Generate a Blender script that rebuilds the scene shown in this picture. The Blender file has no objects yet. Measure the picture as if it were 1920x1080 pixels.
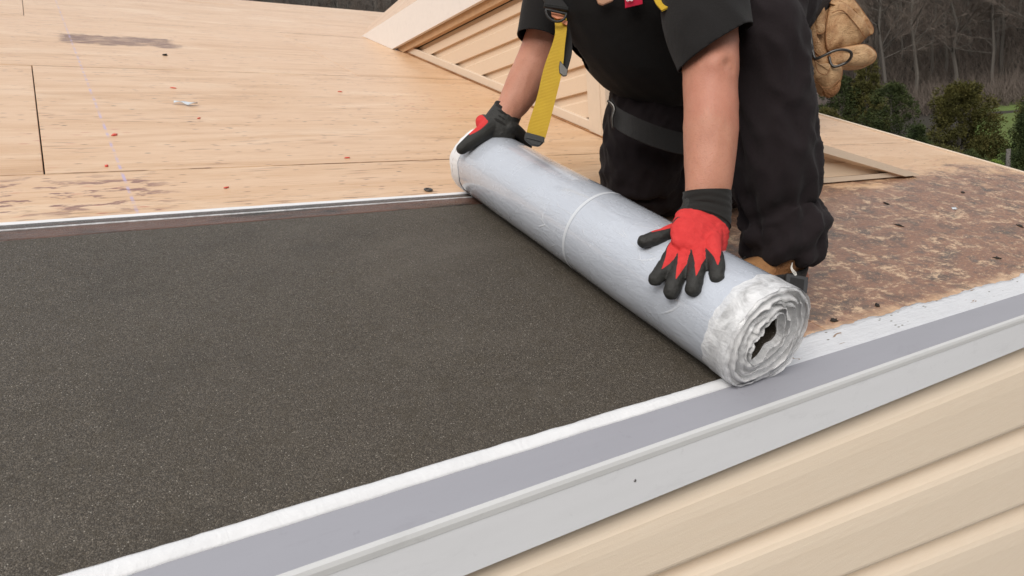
import bpy, bmesh, math, random
import numpy as np
from mathutils import Vector, Matrix, noise as mnoise
random.seed(7); np.random.seed(7)
SC = bpy.context.scene
COL = SC.collection

# ------------------------------------------------------------------ camera, sky, sun, exposure
PITCH = 0.374965                       # roof slope, radians
cam_d = bpy.data.cameras.new('camera'); cam = bpy.data.objects.new('camera', cam_d); COL.objects.link(cam)
cam_d.sensor_width = 36; cam_d.lens = 24.1111; cam_d.clip_start = 0.02; cam_d.clip_end = 2000
_r = [(0.835724, 0.132407, -0.532948, 0.0), (-0.544493, 0.073676, -0.835524, -0.64017), (-0.071364, 0.988453, 0.133667, 0.344478)]
cam.matrix_world = Matrix(_r + [(0, 0, 0, 1)])
cam_d.dof.use_dof = True; cam_d.dof.focus_distance = 1.25; cam_d.dof.aperture_fstop = 16.0
SC.camera = cam

SUN_ELEV, SUN_AZ = math.radians(37), math.radians(-128)     # azimuth from +Y towards +X
world = bpy.data.worlds.new('World'); SC.world = world; world.use_nodes = True
wn = world.node_tree.nodes; wl = world.node_tree.links
bg = wn['Background']
sky = wn.new('ShaderNodeTexSky'); sky.sky_type = 'NISHITA'; sky.sun_disc = False
sky.sun_elevation = SUN_ELEV; sky.sun_rotation = SUN_AZ
sky.air_density = 1.0; sky.dust_density = 4.0; sky.ozone_density = 1.0
hs = wn.new('ShaderNodeHueSaturation'); hs.inputs['Saturation'].default_value = 0.35; hs.inputs['Value'].default_value = 6.0
gm = wn.new('ShaderNodeGamma'); gm.inputs[1].default_value = 0.30          # overcast: the whole dome evened out
wl.new(sky.outputs[0], hs.inputs['Color']); wl.new(hs.outputs[0], gm.inputs[0]); wl.new(gm.outputs[0], bg.inputs[0]); bg.inputs[1].default_value = 0.15
sd = bpy.data.lights.new('sun', 'SUN'); sun = bpy.data.objects.new('sun', sd); COL.objects.link(sun)
sd.energy = 1.0; sd.angle = math.radians(40); sd.color = (1.0, 0.95, 0.88)
sv = Vector((math.cos(SUN_ELEV)*math.sin(SUN_AZ), math.cos(SUN_ELEV)*math.cos(SUN_AZ), math.sin(SUN_ELEV)))
sun.rotation_euler = sv.to_track_quat('Z', 'Y').to_euler()
SC.view_settings.view_transform = 'Standard'; SC.view_settings.look = 'None'
SC.view_settings.gamma = 1.0; SC.view_settings.use_curve_mapping = False
SC.view_settings.exposure = 1.2

# ------------------------------------------------------------------ helpers
CP, SP = math.cos(PITCH), math.sin(PITCH)
ROOF = Matrix.Rotation(PITCH, 4, 'X')          # roof frame: u along the eave, v up the slope, h off the deck
ID = Matrix.Identity(4)
UPV = Vector((0, SP, CP)); BACK = Vector((0, CP, -SP))      # world up and world horizontal-uphill, in the roof frame
MATS = {}
WM = {}                                        # world matrices by object name

def Q(u, v, z=0.0, y=0.0):
    """roof-frame point: on the deck at (u, v), then y metres level into the slope and z metres straight up"""
    return Vector((u, v, 0)) + UPV*z + BACK*y

def tag(o, label=None, cat=None, group=None, kind=None):
    if label: o['label'] = label
    if cat: o['category'] = cat
    if group: o['group'] = group
    if kind: o['kind'] = kind
    return o

def setm(o, M, parent=None):
    if parent is not None:
        o.parent = parent
        o.matrix_parent_inverse = WM[parent.name].inverted()
    o.matrix_basis = M
    WM[o.name] = M
    return o

def empty(name, loc, M=ROOF):
    o = bpy.data.objects.new(name, None); COL.objects.link(o); o.empty_display_size = 0.1
    return setm(o, M @ Matrix.Translation(Vector(loc)))

def mesh_obj(name, verts, faces, mat, parent=None, M=ROOF, smooth=False, origin=None):
    me = bpy.data.meshes.new(name)
    if origin is not None:
        og = Vector(origin); verts = [tuple(Vector(v)-og) for v in verts]; M = M @ Matrix.Translation(og)
    me.from_pydata([tuple(v) for v in verts], [], [tuple(f) for f in faces])
    me.update()
    if smooth: me.polygons.foreach_set('use_smooth', [True]*len(me.polygons))
    o = bpy.data.objects.new(name, me); COL.objects.link(o)
    if mat is not None: me.materials.append(mat)
    return setm(o, M, parent)

def bm_obj(name, bm, mat, parent=None, M=ROOF, smooth=False, origin=None):
    if origin is not None:
        bmesh.ops.translate(bm, verts=bm.verts, vec=-Vector(origin)); M = M @ Matrix.Translation(Vector(origin))
    me = bpy.data.meshes.new(name); bm.normal_update(); bm.to_mesh(me); bm.free()
    if smooth: me.polygons.foreach_set('use_smooth', [True]*len(me.polygons))
    o = bpy.data.objects.new(name, me); COL.objects.link(o)
    if mat is not None: me.materials.append(mat)
    return setm(o, M, parent)

def box(bm, lo, hi, bevel=0.0):
    g = bmesh.ops.create_cube(bm, size=1.0)
    lo, hi = Vector(lo), Vector(hi)
    for v in g['verts']:
        v.co = Vector((lo[i] + (v.co[i]+0.5)*(hi[i]-lo[i]) for i in range(3)))
    if bevel:
        es = list({e for v in g['verts'] for e in v.link_edges})
        bmesh.ops.bevel(bm, geom=es, offset=bevel, segments=1, affect='EDGES')

def hexa(bm, pts):
    """box from 8 points: bottom four then top four"""
    vs = [bm.verts.new(p) for p in pts]
    for f in ((3, 2, 1, 0), (4, 5, 6, 7), (0, 1, 5, 4), (1, 2, 6, 5), (2, 3, 7, 6), (3, 0, 4, 7)):
        bm.faces.new([vs[i] for i in f])

def prism(bm, poly, off):
    """closed polygon extruded by the vector off"""
    off = Vector(off); a = [bm.verts.new(p) for p in poly]; b = [bm.verts.new(Vector(p)+off) for p in poly]; n = len(a)
    bm.faces.new(a[::-1]); bm.faces.new(b)
    for i in range(n): bm.faces.new((a[i], a[(i+1) % n], b[(i+1) % n], b[i]))

def catmull(P, m):
    P = [np.array(p, float) for p in P]; out = []
    for i in range(len(P)-1):
        p0 = P[max(i-1, 0)]; p1 = P[i]; p2 = P[i+1]; p3 = P[min(i+2, len(P)-1)]
        for k in range(m):
            t = k/m
            out.append(0.5*((2*p1)+(-p0+p2)*t+(2*p0-5*p1+4*p2-p3)*t*t+(-p0+3*p1-3*p2+p3)*t**3))
    out.append(P[-1]); return out

FWD = Vector((0.533, 0.729, -0.43))
def tube(bm, pts, rad, n=20, m=5, hint=FWD, caps=(True, True)):
    """tapered tube through pts; rad is (across, deep) per point; rounded or flat ends"""
    R2 = [(r, r) if not isinstance(r, (tuple, list)) else r for r in rad]
    X = catmull([tuple(p)+tuple(r) for p, r in zip(pts, R2)], m)
    C = [Vector(x[:3]) for x in X]; hint = Vector(hint); rings = []
    for i, c in enumerate(C):
        t = (C[min(i+1, len(C)-1)]-C[max(i-1, 0)]).normalized()
        s = t.cross(hint).normalized(); d = s.cross(t).normalized()
        rings.append((c, s*X[i][3], d*X[i][4], t))
    if caps[0]:
        c, s, d, t = rings[0]; r = min(s.length, d.length)
        rings = [(c - t*r*math.sin(a), s*math.cos(a), d*math.cos(a), t) for a in (1.45, 1.1, 0.75, 0.38)] + rings
    if caps[1]:
        c, s, d, t = rings[-1]; r = min(s.length, d.length)
        rings = rings + [(c + t*r*math.sin(a), s*math.cos(a), d*math.cos(a), t) for a in (0.38, 0.75, 1.1, 1.45)]
    rv = []
    for c, s, d, t in rings:
        rv.append([bm.verts.new(c + s*math.cos(2*math.pi*k/n) + d*math.sin(2*math.pi*k/n)) for k in range(n)])
    for a, b in zip(rv, rv[1:]):
        for k in range(n): bm.faces.new((a[k], a[(k+1) % n], b[(k+1) % n], b[k]))
    bm.faces.new(rv[0][::-1]); bm.faces.new(rv[-1])

def ball(bm, c, r, rot=None):
    g = bmesh.ops.create_uvsphere(bm, u_segments=20, v_segments=12, radius=1.0)
    S = Matrix.Diagonal(Vector(r).to_4d()) if isinstance(r, (tuple, list)) else Matrix.Scale(r, 4)
    M = Matrix.Translation(Vector(c)) @ (rot.to_4x4() if rot is not None else ID) @ S
    bmesh.ops.transform(bm, matrix=M, verts=g['verts'])

def fuse(bm, voxel, smooth=4, factor=0.5):
    """weld overlapping lofts into one continuous surface; returns a mesh"""
    bmesh.ops.recalc_face_normals(bm, faces=bm.faces)
    me = bpy.data.meshes.new('tmp'); bm.to_mesh(me); bm.free()
    o = bpy.data.objects.new('tmp', me); COL.objects.link(o)
    md = o.modifiers.new('r', 'REMESH'); md.mode = 'VOXEL'; md.voxel_size = voxel; md.use_smooth_shade = True
    if smooth:
        ms = o.modifiers.new('s', 'SMOOTH'); ms.factor = factor; ms.iterations = smooth
    dg = bpy.context.evaluated_depsgraph_get()
    out = bpy.data.meshes.new_from_object(o.evaluated_get(dg))
    bpy.data.objects.remove(o); bpy.data.meshes.remove(me)
    out.polygons.foreach_set('use_smooth', [True]*len(out.polygons))
    return out

def get_co(me):
    a = np.empty(len(me.vertices)*3); me.vertices.foreach_get('co', a); return a.reshape(-1, 3)
def get_no(me):
    a = np.empty(len(me.vertices)*3); me.vertices.foreach_get('normal', a); return a.reshape(-1, 3)
def set_co(me, a): me.vertices.foreach_set('co', a.reshape(-1)); me.update()
def nz(p, s, seed=0.0): return mnoise.noise(Vector((p[0]*s+seed, p[1]*s-seed, p[2]*s+seed*0.5)))

def link_mesh(name, me, mat, parent=None, M=ROOF):
    me.name = name; me.materials.clear(); me.materials.append(mat)
    o = bpy.data.objects.new(name, me); COL.objects.link(o)
    return setm(o, M, parent)

# ------------------------------------------------------------------ materials
class N:
    """small node-building helper"""
    def __init__(self, name):
        self.m = bpy.data.materials.new(name); self.m.use_nodes = True
        self.t = self.m.node_tree; self.b = self.t.nodes['Principled BSDF']
        self.tc = self.t.nodes.new('ShaderNodeTexCoord'); MATS[name] = self.m
    def link(self, a, b): self.t.links.new(a, b)
    def set(self, **k):
        for n, v in k.items():
            s = self.b.inputs[n.replace('_', ' ')]
            if hasattr(v, 'is_linked') or hasattr(v, 'links'): self.link(v, s)
            else: s.default_value = (*v, 1) if isinstance(v, tuple) and len(v) == 3 else v
        return self
    def map(self, scale=(1, 1, 1), rot=(0, 0, 0), loc=(0, 0, 0), src='Object'):
        n = self.t.nodes.new('ShaderNodeMapping'); self.link(self.tc.outputs[src], n.inputs[0])
        n.inputs['Scale'].default_value = scale; n.inputs['Rotation'].default_value = rot; n.inputs['Location'].default_value = loc
        return n.outputs[0]
    def noise(self, vec, scale, detail=4, rough=0.55, dist=0.0, out='Fac'):
        n = self.t.nodes.new('ShaderNodeTexNoise'); self.link(vec, n.inputs['Vector'])
        n.inputs['Scale'].default_value = scale; n.inputs['Detail'].default_value = detail
        n.inputs['Roughness'].default_value = rough; n.inputs['Distortion'].default_value = dist
        return n.outputs[out]
    def voro(self, vec, scale, out='Distance', feature='F1', rnd=1.0, dim='3D'):
        n = self.t.nodes.new('ShaderNodeTexVoronoi'); n.voronoi_dimensions = dim; n.feature = feature; self.link(vec, n.inputs['Vector'])
        n.inputs['Scale'].default_value = scale; n.inputs['Randomness'].default_value = rnd
        return n.outputs[out]
    def ramp(self, fac, stops):
        n = self.t.nodes.new('ShaderNodeValToRGB'); self.link(fac, n.inputs[0]); e = n.color_ramp.elements
        while len(e) < len(stops): e.new(0.5)
        for x, (p, c) in zip(e, stops):
            x.position = p; x.color = (c, c, c, 1) if isinstance(c, (int, float)) else (*c, 1)
        return n.outputs[0]
    def mix(self, fac, a, b, mode='MIX'):
        n = self.t.nodes.new('ShaderNodeMix'); n.data_type = 'RGBA'; n.blend_type = mode
        for s, v in ((n.inputs[0], fac), (n.inputs[6], a), (n.inputs[7], b)):
            if hasattr(v, 'links'): self.link(v, s)
            else: s.default_value = (*v, 1) if isinstance(v, tuple) else v
        return n.outputs[2]
    def math(self, op, a, b=0.0, clamp=False, c=None):
        n = self.t.nodes.new('ShaderNodeMath'); n.operation = op; n.use_clamp = clamp
        for s, v in zip(n.inputs, (a, b) if c is None else (a, b, c)):
            if hasattr(v, 'links'): self.link(v, s)
            else: s.default_value = v
        return n.outputs[0]
    def sstep(self, x, a, b):
        n = self.t.nodes.new('ShaderNodeMapRange'); n.interpolation_type = 'SMOOTHSTEP'
        self.link(x, n.inputs[0]); n.inputs[1].default_value = a; n.inputs[2].default_value = b
        return n.outputs[0]
    def sep(self, v):
        n = self.t.nodes.new('ShaderNodeSeparateXYZ'); self.link(v, n.inputs[0]); return n.outputs
    def rnd(self):
        return self.t.nodes.new('ShaderNodeObjectInfo').outputs['Random']
    def attr(self, name):
        n = self.t.nodes.new('ShaderNodeAttribute'); n.attribute_name = name; return n.outputs['Fac']
    def bump(self, h, strength=0.3, dist=0.01):
        n = self.t.nodes.new('ShaderNodeBump'); self.link(h, n.inputs['Height'])
        n.inputs['Strength'].default_value = strength; n.inputs['Distance'].default_value = dist
        self.link(n.outputs[0], self.b.inputs['Normal']); return self

def simple(name, col, rough=0.6, var=0.12, scale=30, bump=0.0, bscale=200, **kw):
    k = N(name); v = k.map()
    f = k.noise(v, scale, 5, 0.6)
    k.set(Base_Color=k.mix(f, tuple(c*(1-var) for c in col), tuple(min(1, c*(1+var)) for c in col)), Roughness=rough, **kw)
    if bump: k.bump(k.noise(v, bscale, 4, 0.6), bump, 0.002)
    return k.m

def mat_plywood():
    k = N('plywood'); o = k.tc.outputs['Object']; u, v, h = k.sep(o)
    off = k.math('MULTIPLY', k.rnd(), 37.0)
    cv = k.t.nodes.new('ShaderNodeCombineXYZ'); k.link(k.math('ADD', u, off), cv.inputs[0]); k.link(k.math('ADD', v, off), cv.inputs[1]); k.link(h, cv.inputs[2])
    vec = cv.outputs[0]
    def m(sc):
        n = k.t.nodes.new('ShaderNodeMapping'); k.link(vec, n.inputs[0]); n.inputs['Scale'].default_value = sc; return n.outputs[0]
    broad = k.noise(m((0.35, 2.6, 1)), 3.2, 5, 0.55, 1.2)
    grain = k.noise(m((0.7, 22, 1)), 9, 6, 0.68, 0.4)
    fine = k.noise(m((3, 120, 1)), 6, 3, 0.6)
    c = k.ramp(broad, [(0.25, (0.54, 0.32, 0.165)), (0.42, (0.65, 0.415, 0.24)), (0.58, (0.72, 0.49, 0.315)), (0.78, (0.58, 0.35, 0.185))])
    c = k.mix(k.math('MULTIPLY', k.sstep(grain, 0.50, 0.74), 0.7), c, (0.45, 0.24, 0.105))
    c = k.mix(k.math('MULTIPLY', fine, 0.28), c, (0.50, 0.30, 0.16))
    # short mineral streaks and small knots
    st = k.voro(m((3.2, 30, 1)), 1.35, 'Distance', dim='2D')
    gate = k.sstep(k.noise(m((0.9, 3, 1)), 2.3, 2), 0.50, 0.62)
    c = k.mix(k.math('MULTIPLY', k.math('SUBTRACT', 1.0, k.sstep(st, 0.03, 0.20)), k.math('MULTIPLY', gate, 0.75)), c, (0.26, 0.115, 0.05))
    kn = k.voro(m((4.5, 9, 1)), 1.0, 'Distance', dim='2D')
    kg = k.math('MULTIPLY', k.sstep(k.noise(m((1.2, 1.6, 1)), 2.4, 3, 0.6), 0.46, 0.60), 0.9)
    c = k.mix(k.math('MULTIPLY', k.math('SUBTRACT', 1.0, k.sstep(kn, 0.014, 0.045)), kg), c, (0.10, 0.055, 0.035))
    kn2 = k.voro(m((11, 34, 1)), 1.0, 'Distance', dim='2D'); kg2 = k.math('MULTIPLY', k.sstep(k.noise(m((2.1, 3.6, 1)), 2.0, 3, 0.6), 0.44, 0.58), 0.85)
    c = k.mix(k.math('MULTIPLY', k.math('SUBTRACT', 1.0, k.sstep(kn2, 0.03, 0.13)), kg2), c, (0.20, 0.085, 0.045))
    blo = k.noise(m((0.8, 2.2, 1)), 2.0, 6, 0.68, 0.8)
    c = k.mix(k.math('MULTIPLY', k.sstep(blo, 0.52, 0.70), 0.45), c, (0.80, 0.62, 0.45)); c = k.mix(k.math('MULTIPLY', k.math('SUBTRACT', 1.0, k.sstep(blo, 0.30, 0.44)), 0.35), c, (0.47, 0.24, 0.10))
    # red marking-paint smears
    raw = k.map((1, 1, 1))
    rs = k.voro(k.map((7, 26, 1), loc=(3.1, 1.7, 0)), 1.0, 'Distance', dim='2D')
    rg = k.sstep(k.noise(k.map((1, 1, 1), loc=(9, 2, 0)), 1.6, 2), 0.56, 0.66)
    c = k.mix(k.math('MULTIPLY', k.math('SUBTRACT', 1.0, k.sstep(rs, 0.03, 0.12)), k.math('MULTIPLY', rg, 0.75)), c, (0.45, 0.10, 0.05))
    wob = k.math('MULTIPLY', k.math('SUBTRACT', k.noise(raw, 9, 5, 0.65), 0.5), 1.0)
    for sv in (1.265, 2.483, 3.70):
        dj = k.math('ABSOLUTE', k.math('SUBTRACT', v, sv)); jm = k.math('MULTIPLY', k.math('SUBTRACT', 1.0, k.sstep(dj, 0.002, 0.0045+0.0012*sv)), k.sstep(k.noise(k.map((3, 3, 1)), 1.3, 4, 0.7), 0.40, 0.58))
        c = k.mix(k.math('MULTIPLY', jm, 0.75), c, (0.16, 0.075, 0.03))
    # old tar-paper residue: a scraped strip high on the deck
    def box_mask(u0, u1, v0, v1, soft, wu, wv):
        uu = k.math('ADD', u, k.math('MULTIPLY', wob, wu)); vv = k.math('ADD', v, k.math('MULTIPLY', wob, wv))
        a = k.math('MULTIPLY', k.sstep(uu, u0-soft, u0+soft), k.math('SUBTRACT', 1.0, k.sstep(uu, u1-soft, u1+soft)))
        b = k.math('MULTIPLY', k.sstep(vv, v0-soft, v0+soft), k.math('SUBTRACT', 1.0, k.sstep(vv, v1-soft, v1+soft)))
        return k.math('MULTIPLY', a, b)
    streak = k.noise(k.map((2.2, 20, 1)), 5, 5, 0.65)
    s1 = k.math('MULTIPLY', box_mask(0.09, 0.53, 2.99, 3.22, 0.02, 0.16, 0.22), k.sstep(streak, 0.36, 0.52))
    s2 = k.math('MULTIPLY', box_mask(0.12, 0.70, 2.80, 2.98, 0.03, 0.3, 0.2), k.sstep(streak, 0.57, 0.70))
    c = k.mix(k.math('MULTIPLY', s1, 0.9), c, (0.13, 0.042, 0.016)); c = k.mix(k.math('MULTIPLY', s2, 0.55), c, (0.22, 0.11, 0.05))
    # purple-brown drips near the left end of the laid sheet and along its edge
    blot = k.noise(k.map((5, 13, 1), loc=(1.3, 0.4, 0)), 2.6, 4, 0.6)
    s3 = k.math('MULTIPLY', box_mask(-0.4, 0.19, 1.02, 1.22, 0.06, 0.1, 0.1), k.sstep(blot, 0.535, 0.60))
    s4 = k.math('MULTIPLY', box_mask(-2.0, 1.1, 0.97, 1.06, 0.03, 0.1, 0.12), k.sstep(streak, 0.56, 0.66))
    c = k.mix(k.math('MULTIPLY', s3, 0.85), c, (0.16, 0.05, 0.045)); c = k.mix(k.math('MULTIPLY', s4, 0.7), c, (0.17, 0.085, 0.035))
    # chalk line snapped down the slope
    cl = k.math('ABSOLUTE', k.math('ADD', k.math('SUBTRACT', u, 0.125), k.math('MULTIPLY', wob, 0.004)))
    ch = k.math('MULTIPLY', k.math('SUBTRACT', 1.0, k.sstep(cl, 0.0015, 0.0045)), k.sstep(k.noise(raw, 16, 4, 0.7), 0.42, 0.62))
    c = k.mix(k.math('MULTIPLY', ch, 0.75), c, (0.42, 0.36, 0.62))
    # the lower right deck: black-brown residue left by torn-off roofing felt
    edge = k.math('ADD', v, k.math('MULTIPLY', k.math('SUBTRACT', k.noise(k.map((1.6, 4, 1)), 2.4, 5, 0.65), 0.5), 0.85))
    area = k.math('MULTIPLY', k.sstep(u, 0.92, 1.06), k.math('SUBTRACT', 1.0, k.sstep(edge, 0.76, 0.93)))
    lowedge = k.sstep(k.math('ADD', v, k.math('MULTIPLY', k.math('SUBTRACT', k.noise(k.map((4, 4, 1)), 6, 4, 0.6), 0.5), 0.10)), 0.115, 0.165)
    patch = k.noise(k.map((6, 9, 1), rot=(0, 0, 0.5)), 1.5, 8, 0.75, 1.2)
    fleck = k.noise(k.map((34, 62, 1), rot=(0, 0, 0.30)), 1.5, 7, 0.76, 0.25)
    fleck2 = k.noise(k.map((55, 90, 1), rot=(0, 0, -0.4)), 1.2, 5, 0.68, 0.3)
    bare = k.math('MAXIMUM', k.math('MULTIPLY', k.sstep(patch, 0.50, 0.62), k.sstep(fleck, 0.42, 0.54)), k.math('MAXIMUM', k.sstep(fleck, 0.56, 0.61), k.sstep(fleck2, 0.59, 0.65)))
    st_c = k.ramp(k.noise(k.map((8, 12, 1)), 1.1, 6, 0.65), [(0.34, (0.070, 0.056, 0.048)), (0.43, (0.15, 0.083, 0.060)), (0.54, (0.265, 0.128, 0.080)), (0.67, (0.10, 0.074, 0.064))])
    tan = k.mix(k.sstep(patch, 0.4, 0.62), (0.42, 0.225, 0.125), (0.68, 0.48, 0.31))
    amt = k.math('MULTIPLY', k.math('MULTIPLY', area, lowedge), 0.94)
    c = k.mix(amt, c, k.mix(bare, st_c, tan))
    k.set(Base_Color=c, Roughness=k.ramp(grain, [(0.3, 0.26), (0.75, 0.46)]))
    k.b.inputs['Specular IOR Level'].default_value = 0.6
    hgt = k.math('ADD', k.math('MULTIPLY', grain, 0.7), k.math('ADD', k.math('MULTIPLY', fine, 0.25), k.math('MULTIPLY', k.math('MULTIPLY', fleck, amt), 1.4)))
    k.bump(hgt, 0.35, 0.004)
    return k.m

def mat_membrane():
    k = N('granular_membrane'); o = k.tc.outputs['Object']
    big = k.noise(k.map((1, 1, 1)), 3.2, 5, 0.6)
    mid = k.noise(o, 28, 4, 0.65)
    cell = k.voro(o, 820, 'Color'); r, g, b = k.sep(cell)
    dist = k.voro(o, 820, 'Distance')
    cell2 = k.voro(o, 560, 'Color'); r2, g2, b2 = k.sep(cell2)
    c = k.ramp(r, [(0.0, (0.020, 0.0145, 0.009)), (0.5, (0.056, 0.0455, 0.032)), (0.85, (0.118, 0.099, 0.075)), (1.0, (0.20, 0.170, 0.135))])
    c = k.mix(k.math('MULTIPLY', big, 0.6), c, (0.082, 0.068, 0.055))
    c = k.mix(k.math('MULTIPLY', k.sstep(mid, 0.45, 0.7), 0.35), c, (0.055, 0.042, 0.025))
    sc1 = k.noise(k.map((1.0, 1.6, 1), rot=(0, 0, 0.7)), 1.7, 6, 0.62, 0.7)
    c = k.mix(k.math('MULTIPLY', k.sstep(sc1, 0.50, 0.68), 0.38), c, (0.145, 0.124, 0.102)); c = k.mix(k.math('MULTIPLY', k.math('SUBTRACT', 1.0, k.sstep(sc1, 0.34, 0.46)), 0.35), c, (0.03, 0.024, 0.017))
    spark = k.math('MULTIPLY', k.sstep(r2, 0.962, 0.99), k.math('SUBTRACT', 1.0, k.sstep(k.voro(o, 560, 'Distance'), 0.25, 0.5)))
    c = k.mix(spark, c, (0.40, 0.365, 0.31))
    k.set(Base_Color=c, Roughness=k.ramp(g, [(0.0, 0.35), (1.0, 0.8)]))
    k.b.inputs['Specular IOR Level'].default_value = 0.4
    k.bump(k.math('ADD', k.math('MULTIPLY', k.math('SUBTRACT', 1.0, dist), 1.0), k.math('MULTIPLY', r, 0.8)), 0.55, 0.0016)
    return k.m

def mat_selvage():
    k = N('clear_film_selvage'); o = k.tc.outputs['Object']
    a = k.noise(k.map((9, 60, 1), rot=(0, 0, 0.12)), 1.6, 6, 0.7, 0.8)
    b = k.noise(k.map((2.5, 10, 1)), 1.5, 3, 0.6)
    c = k.mix(k.sstep(b, 0.34, 0.54), (0.022, 0.016, 0.011), (0.125, 0.060, 0.040))
    vv = k.sep(o)[1]
    c = k.mix(k.math('MULTIPLY', k.sstep(vv, 0.9385, 0.9395), 0.75), c, (0.030, 0.022, 0.015))
    c = k.mix(k.math('MULTIPLY', k.sstep(a, 0.56, 0.72), 0.8), c, (0.21, 0.135, 0.105))
    k.set(Base_Color=c, Roughness=k.ramp(a, [(0.3, 0.08), (0.7, 0.24)]))
    k.b.inputs['Specular IOR Level'].default_value = 0.5
    k.bump(k.math('ADD', a, k.math('MULTIPLY', k.noise(k.map((30, 130, 1)), 2.2, 4, 0.7), 0.6)), 0.8, 0.006)
    return k.m

def mat_rollfilm():
    k = N('grey_release_film'); o = k.tc.outputs['Object']
    wr = k.noise(k.map((26, 9, 26), rot=(0, 0.3, 0.2)), 2.1, 6, 0.68, 1.3)
    fine = k.noise(k.map((90, 30, 90)), 2.0, 5, 0.75, 1.5)
    soft = k.noise(o, 11, 4, 0.55)
    c = k.mix(soft, (0.48, 0.515, 0.585), (0.575, 0.61, 0.675))
    cre = k.voro(k.map((16, 5, 16), rot=(0.4, 0.6, 0.5)), 1.5, 'Distance', 'DISTANCE_TO_EDGE')
    gate = k.sstep(k.noise(o, 14, 3), 0.50, 0.66)
    line = k.math('MULTIPLY', k.math('SUBTRACT', 1.0, k.sstep(cre, 0.004, 0.018)), gate)
    c = k.mix(k.math('MULTIPLY', line, 0.55), c, (0.75, 0.77, 0.80))
    k.set(Base_Color=c, Roughness=k.ramp(soft, [(0.3, 0.20), (0.7, 0.34)]))
    k.b.inputs['Metallic'].default_value = 0.12; k.b.inputs['Coat Weight'].default_value = 1.0; k.b.inputs['Coat Roughness'].default_value = 0.07
    k.bump(k.math('ADD', k.math('MULTIPLY', wr, 1.0), k.math('ADD', k.math('MULTIPLY', fine, 0.35), k.math('MULTIPLY', line, 0.8))), 0.36, 0.0055)
    return k.m

def mat_whitefilm():
    k = N('white_release_film'); o = k.tc.outputs['Object']
    a = k.noise(k.map((40, 14, 40), rot=(0.3, 0.2, 0.5)), 1.3, 5, 0.65, 1.4)
    c = k.mix(k.noise(o, 20, 4), (0.70, 0.70, 0.71), (0.82, 0.82, 0.83))
    k.set(Base_Color=c, Roughness=0.42)
    k.b.inputs['Subsurface Weight'].default_value = 0.25; k.b.inputs['Subsurface Radius'].default_value = (0.01, 0.01, 0.01)
    k.bump(k.math('ADD', a, k.math('MULTIPLY', k.noise(o, 130, 4, 0.7), 0.3)), 0.32, 0.004)
    return k.m

def mat_endfilm():
    k = N('thin_clear_film'); o = k.tc.outputs['Object']
    a = k.noise(k.map((60, 20, 60), rot=(0.3, 0.2, 0.5)), 1.3, 6, 0.7, 1.6); b = k.noise(o, 45, 5, 0.65, 1.0)
    k.set(Base_Color=k.mix(b, (0.74, 0.75, 0.77), (0.88, 0.88, 0.89)), Roughness=0.28, Alpha=k.ramp(k.noise(o, 30, 5, 0.7, 0.8), [(0.30, 0.40), (0.62, 0.92)]))
    k.b.inputs['Coat Weight'].default_value = 0.6; k.b.inputs['Coat Roughness'].default_value = 0.1
    k.bump(k.math('ADD', a, k.math('MULTIPLY', b, 0.8)), 0.55, 0.005)
    return k.m

def mat_paint_edge():
    k = N('chipped_white_primer'); o = k.tc.outputs['Object']
    chip = k.noise(k.map((14, 60, 10), rot=(0, 0, 0.12)), 1.5, 5, 0.6, 0.8)
    g = k.noise(o, 7, 3)
    c = k.mix(k.noise(o, 25, 4), (0.60, 0.61, 0.64), (0.72, 0.73, 0.76))
    c = k.mix(k.math('MULTIPLY', k.sstep(chip, 0.63, 0.66), k.sstep(g, 0.48, 0.58)), c, (0.30, 0.21, 0.15))
    dk = k.math('MULTIPLY', k.math('SUBTRACT', 1.0, k.sstep(k.voro(k.map((22, 60, 20)), 1, 'Distance', dim='2D'), 0.05, 0.12)), k.sstep(k.noise(o, 9, 2), 0.5, 0.6))
    c = k.mix(dk, c, (0.16, 0.15, 0.12))
    k.set(Base_Color=c, Roughness=0.5)
    k.bump(k.math('ADD', k.noise(k.map((6, 90, 10)), 1.5, 5, 0.6), k.math('MULTIPLY', chip, -0.8)), 0.6, 0.004)
    return k.m

def mat_metal_paint(name, col, rough=0.42):
    k = N(name); o = k.tc.outputs['Object']
    f = k.noise(k.map((2, 14, 14)), 2.2, 5, 0.6); d = k.noise(o, 60, 5, 0.7)
    c = k.mix(f, tuple(x*0.95 for x in col), tuple(min(1, x*1.04) for x in col))
    c = k.mix(k.math('MULTIPLY', k.sstep(d, 0.60, 0.76), 0.35), c, tuple(x*0.72 for x in col)); e = k.noise(k.map((5, 16, 16)), 1.3, 6, 0.75, 0.6); c = k.mix(k.math('MULTIPLY', k.sstep(e, 0.54, 0.72), 0.18), c, tuple(x*0.62 for x in col))
    k.set(Base_Color=c, Roughness=rough)
    k.bump(k.noise(k.map((3, 20, 20)), 2.0, 3), 0.12, 0.004)
    return k.m

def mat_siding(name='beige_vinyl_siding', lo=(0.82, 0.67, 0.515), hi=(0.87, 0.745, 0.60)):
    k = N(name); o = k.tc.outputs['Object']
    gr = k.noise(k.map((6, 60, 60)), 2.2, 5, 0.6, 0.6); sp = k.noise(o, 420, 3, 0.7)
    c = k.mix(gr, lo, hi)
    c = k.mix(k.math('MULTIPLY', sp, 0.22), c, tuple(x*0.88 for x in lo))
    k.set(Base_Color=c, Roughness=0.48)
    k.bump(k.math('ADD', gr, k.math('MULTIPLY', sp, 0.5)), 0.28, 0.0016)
    return k.m

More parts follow.
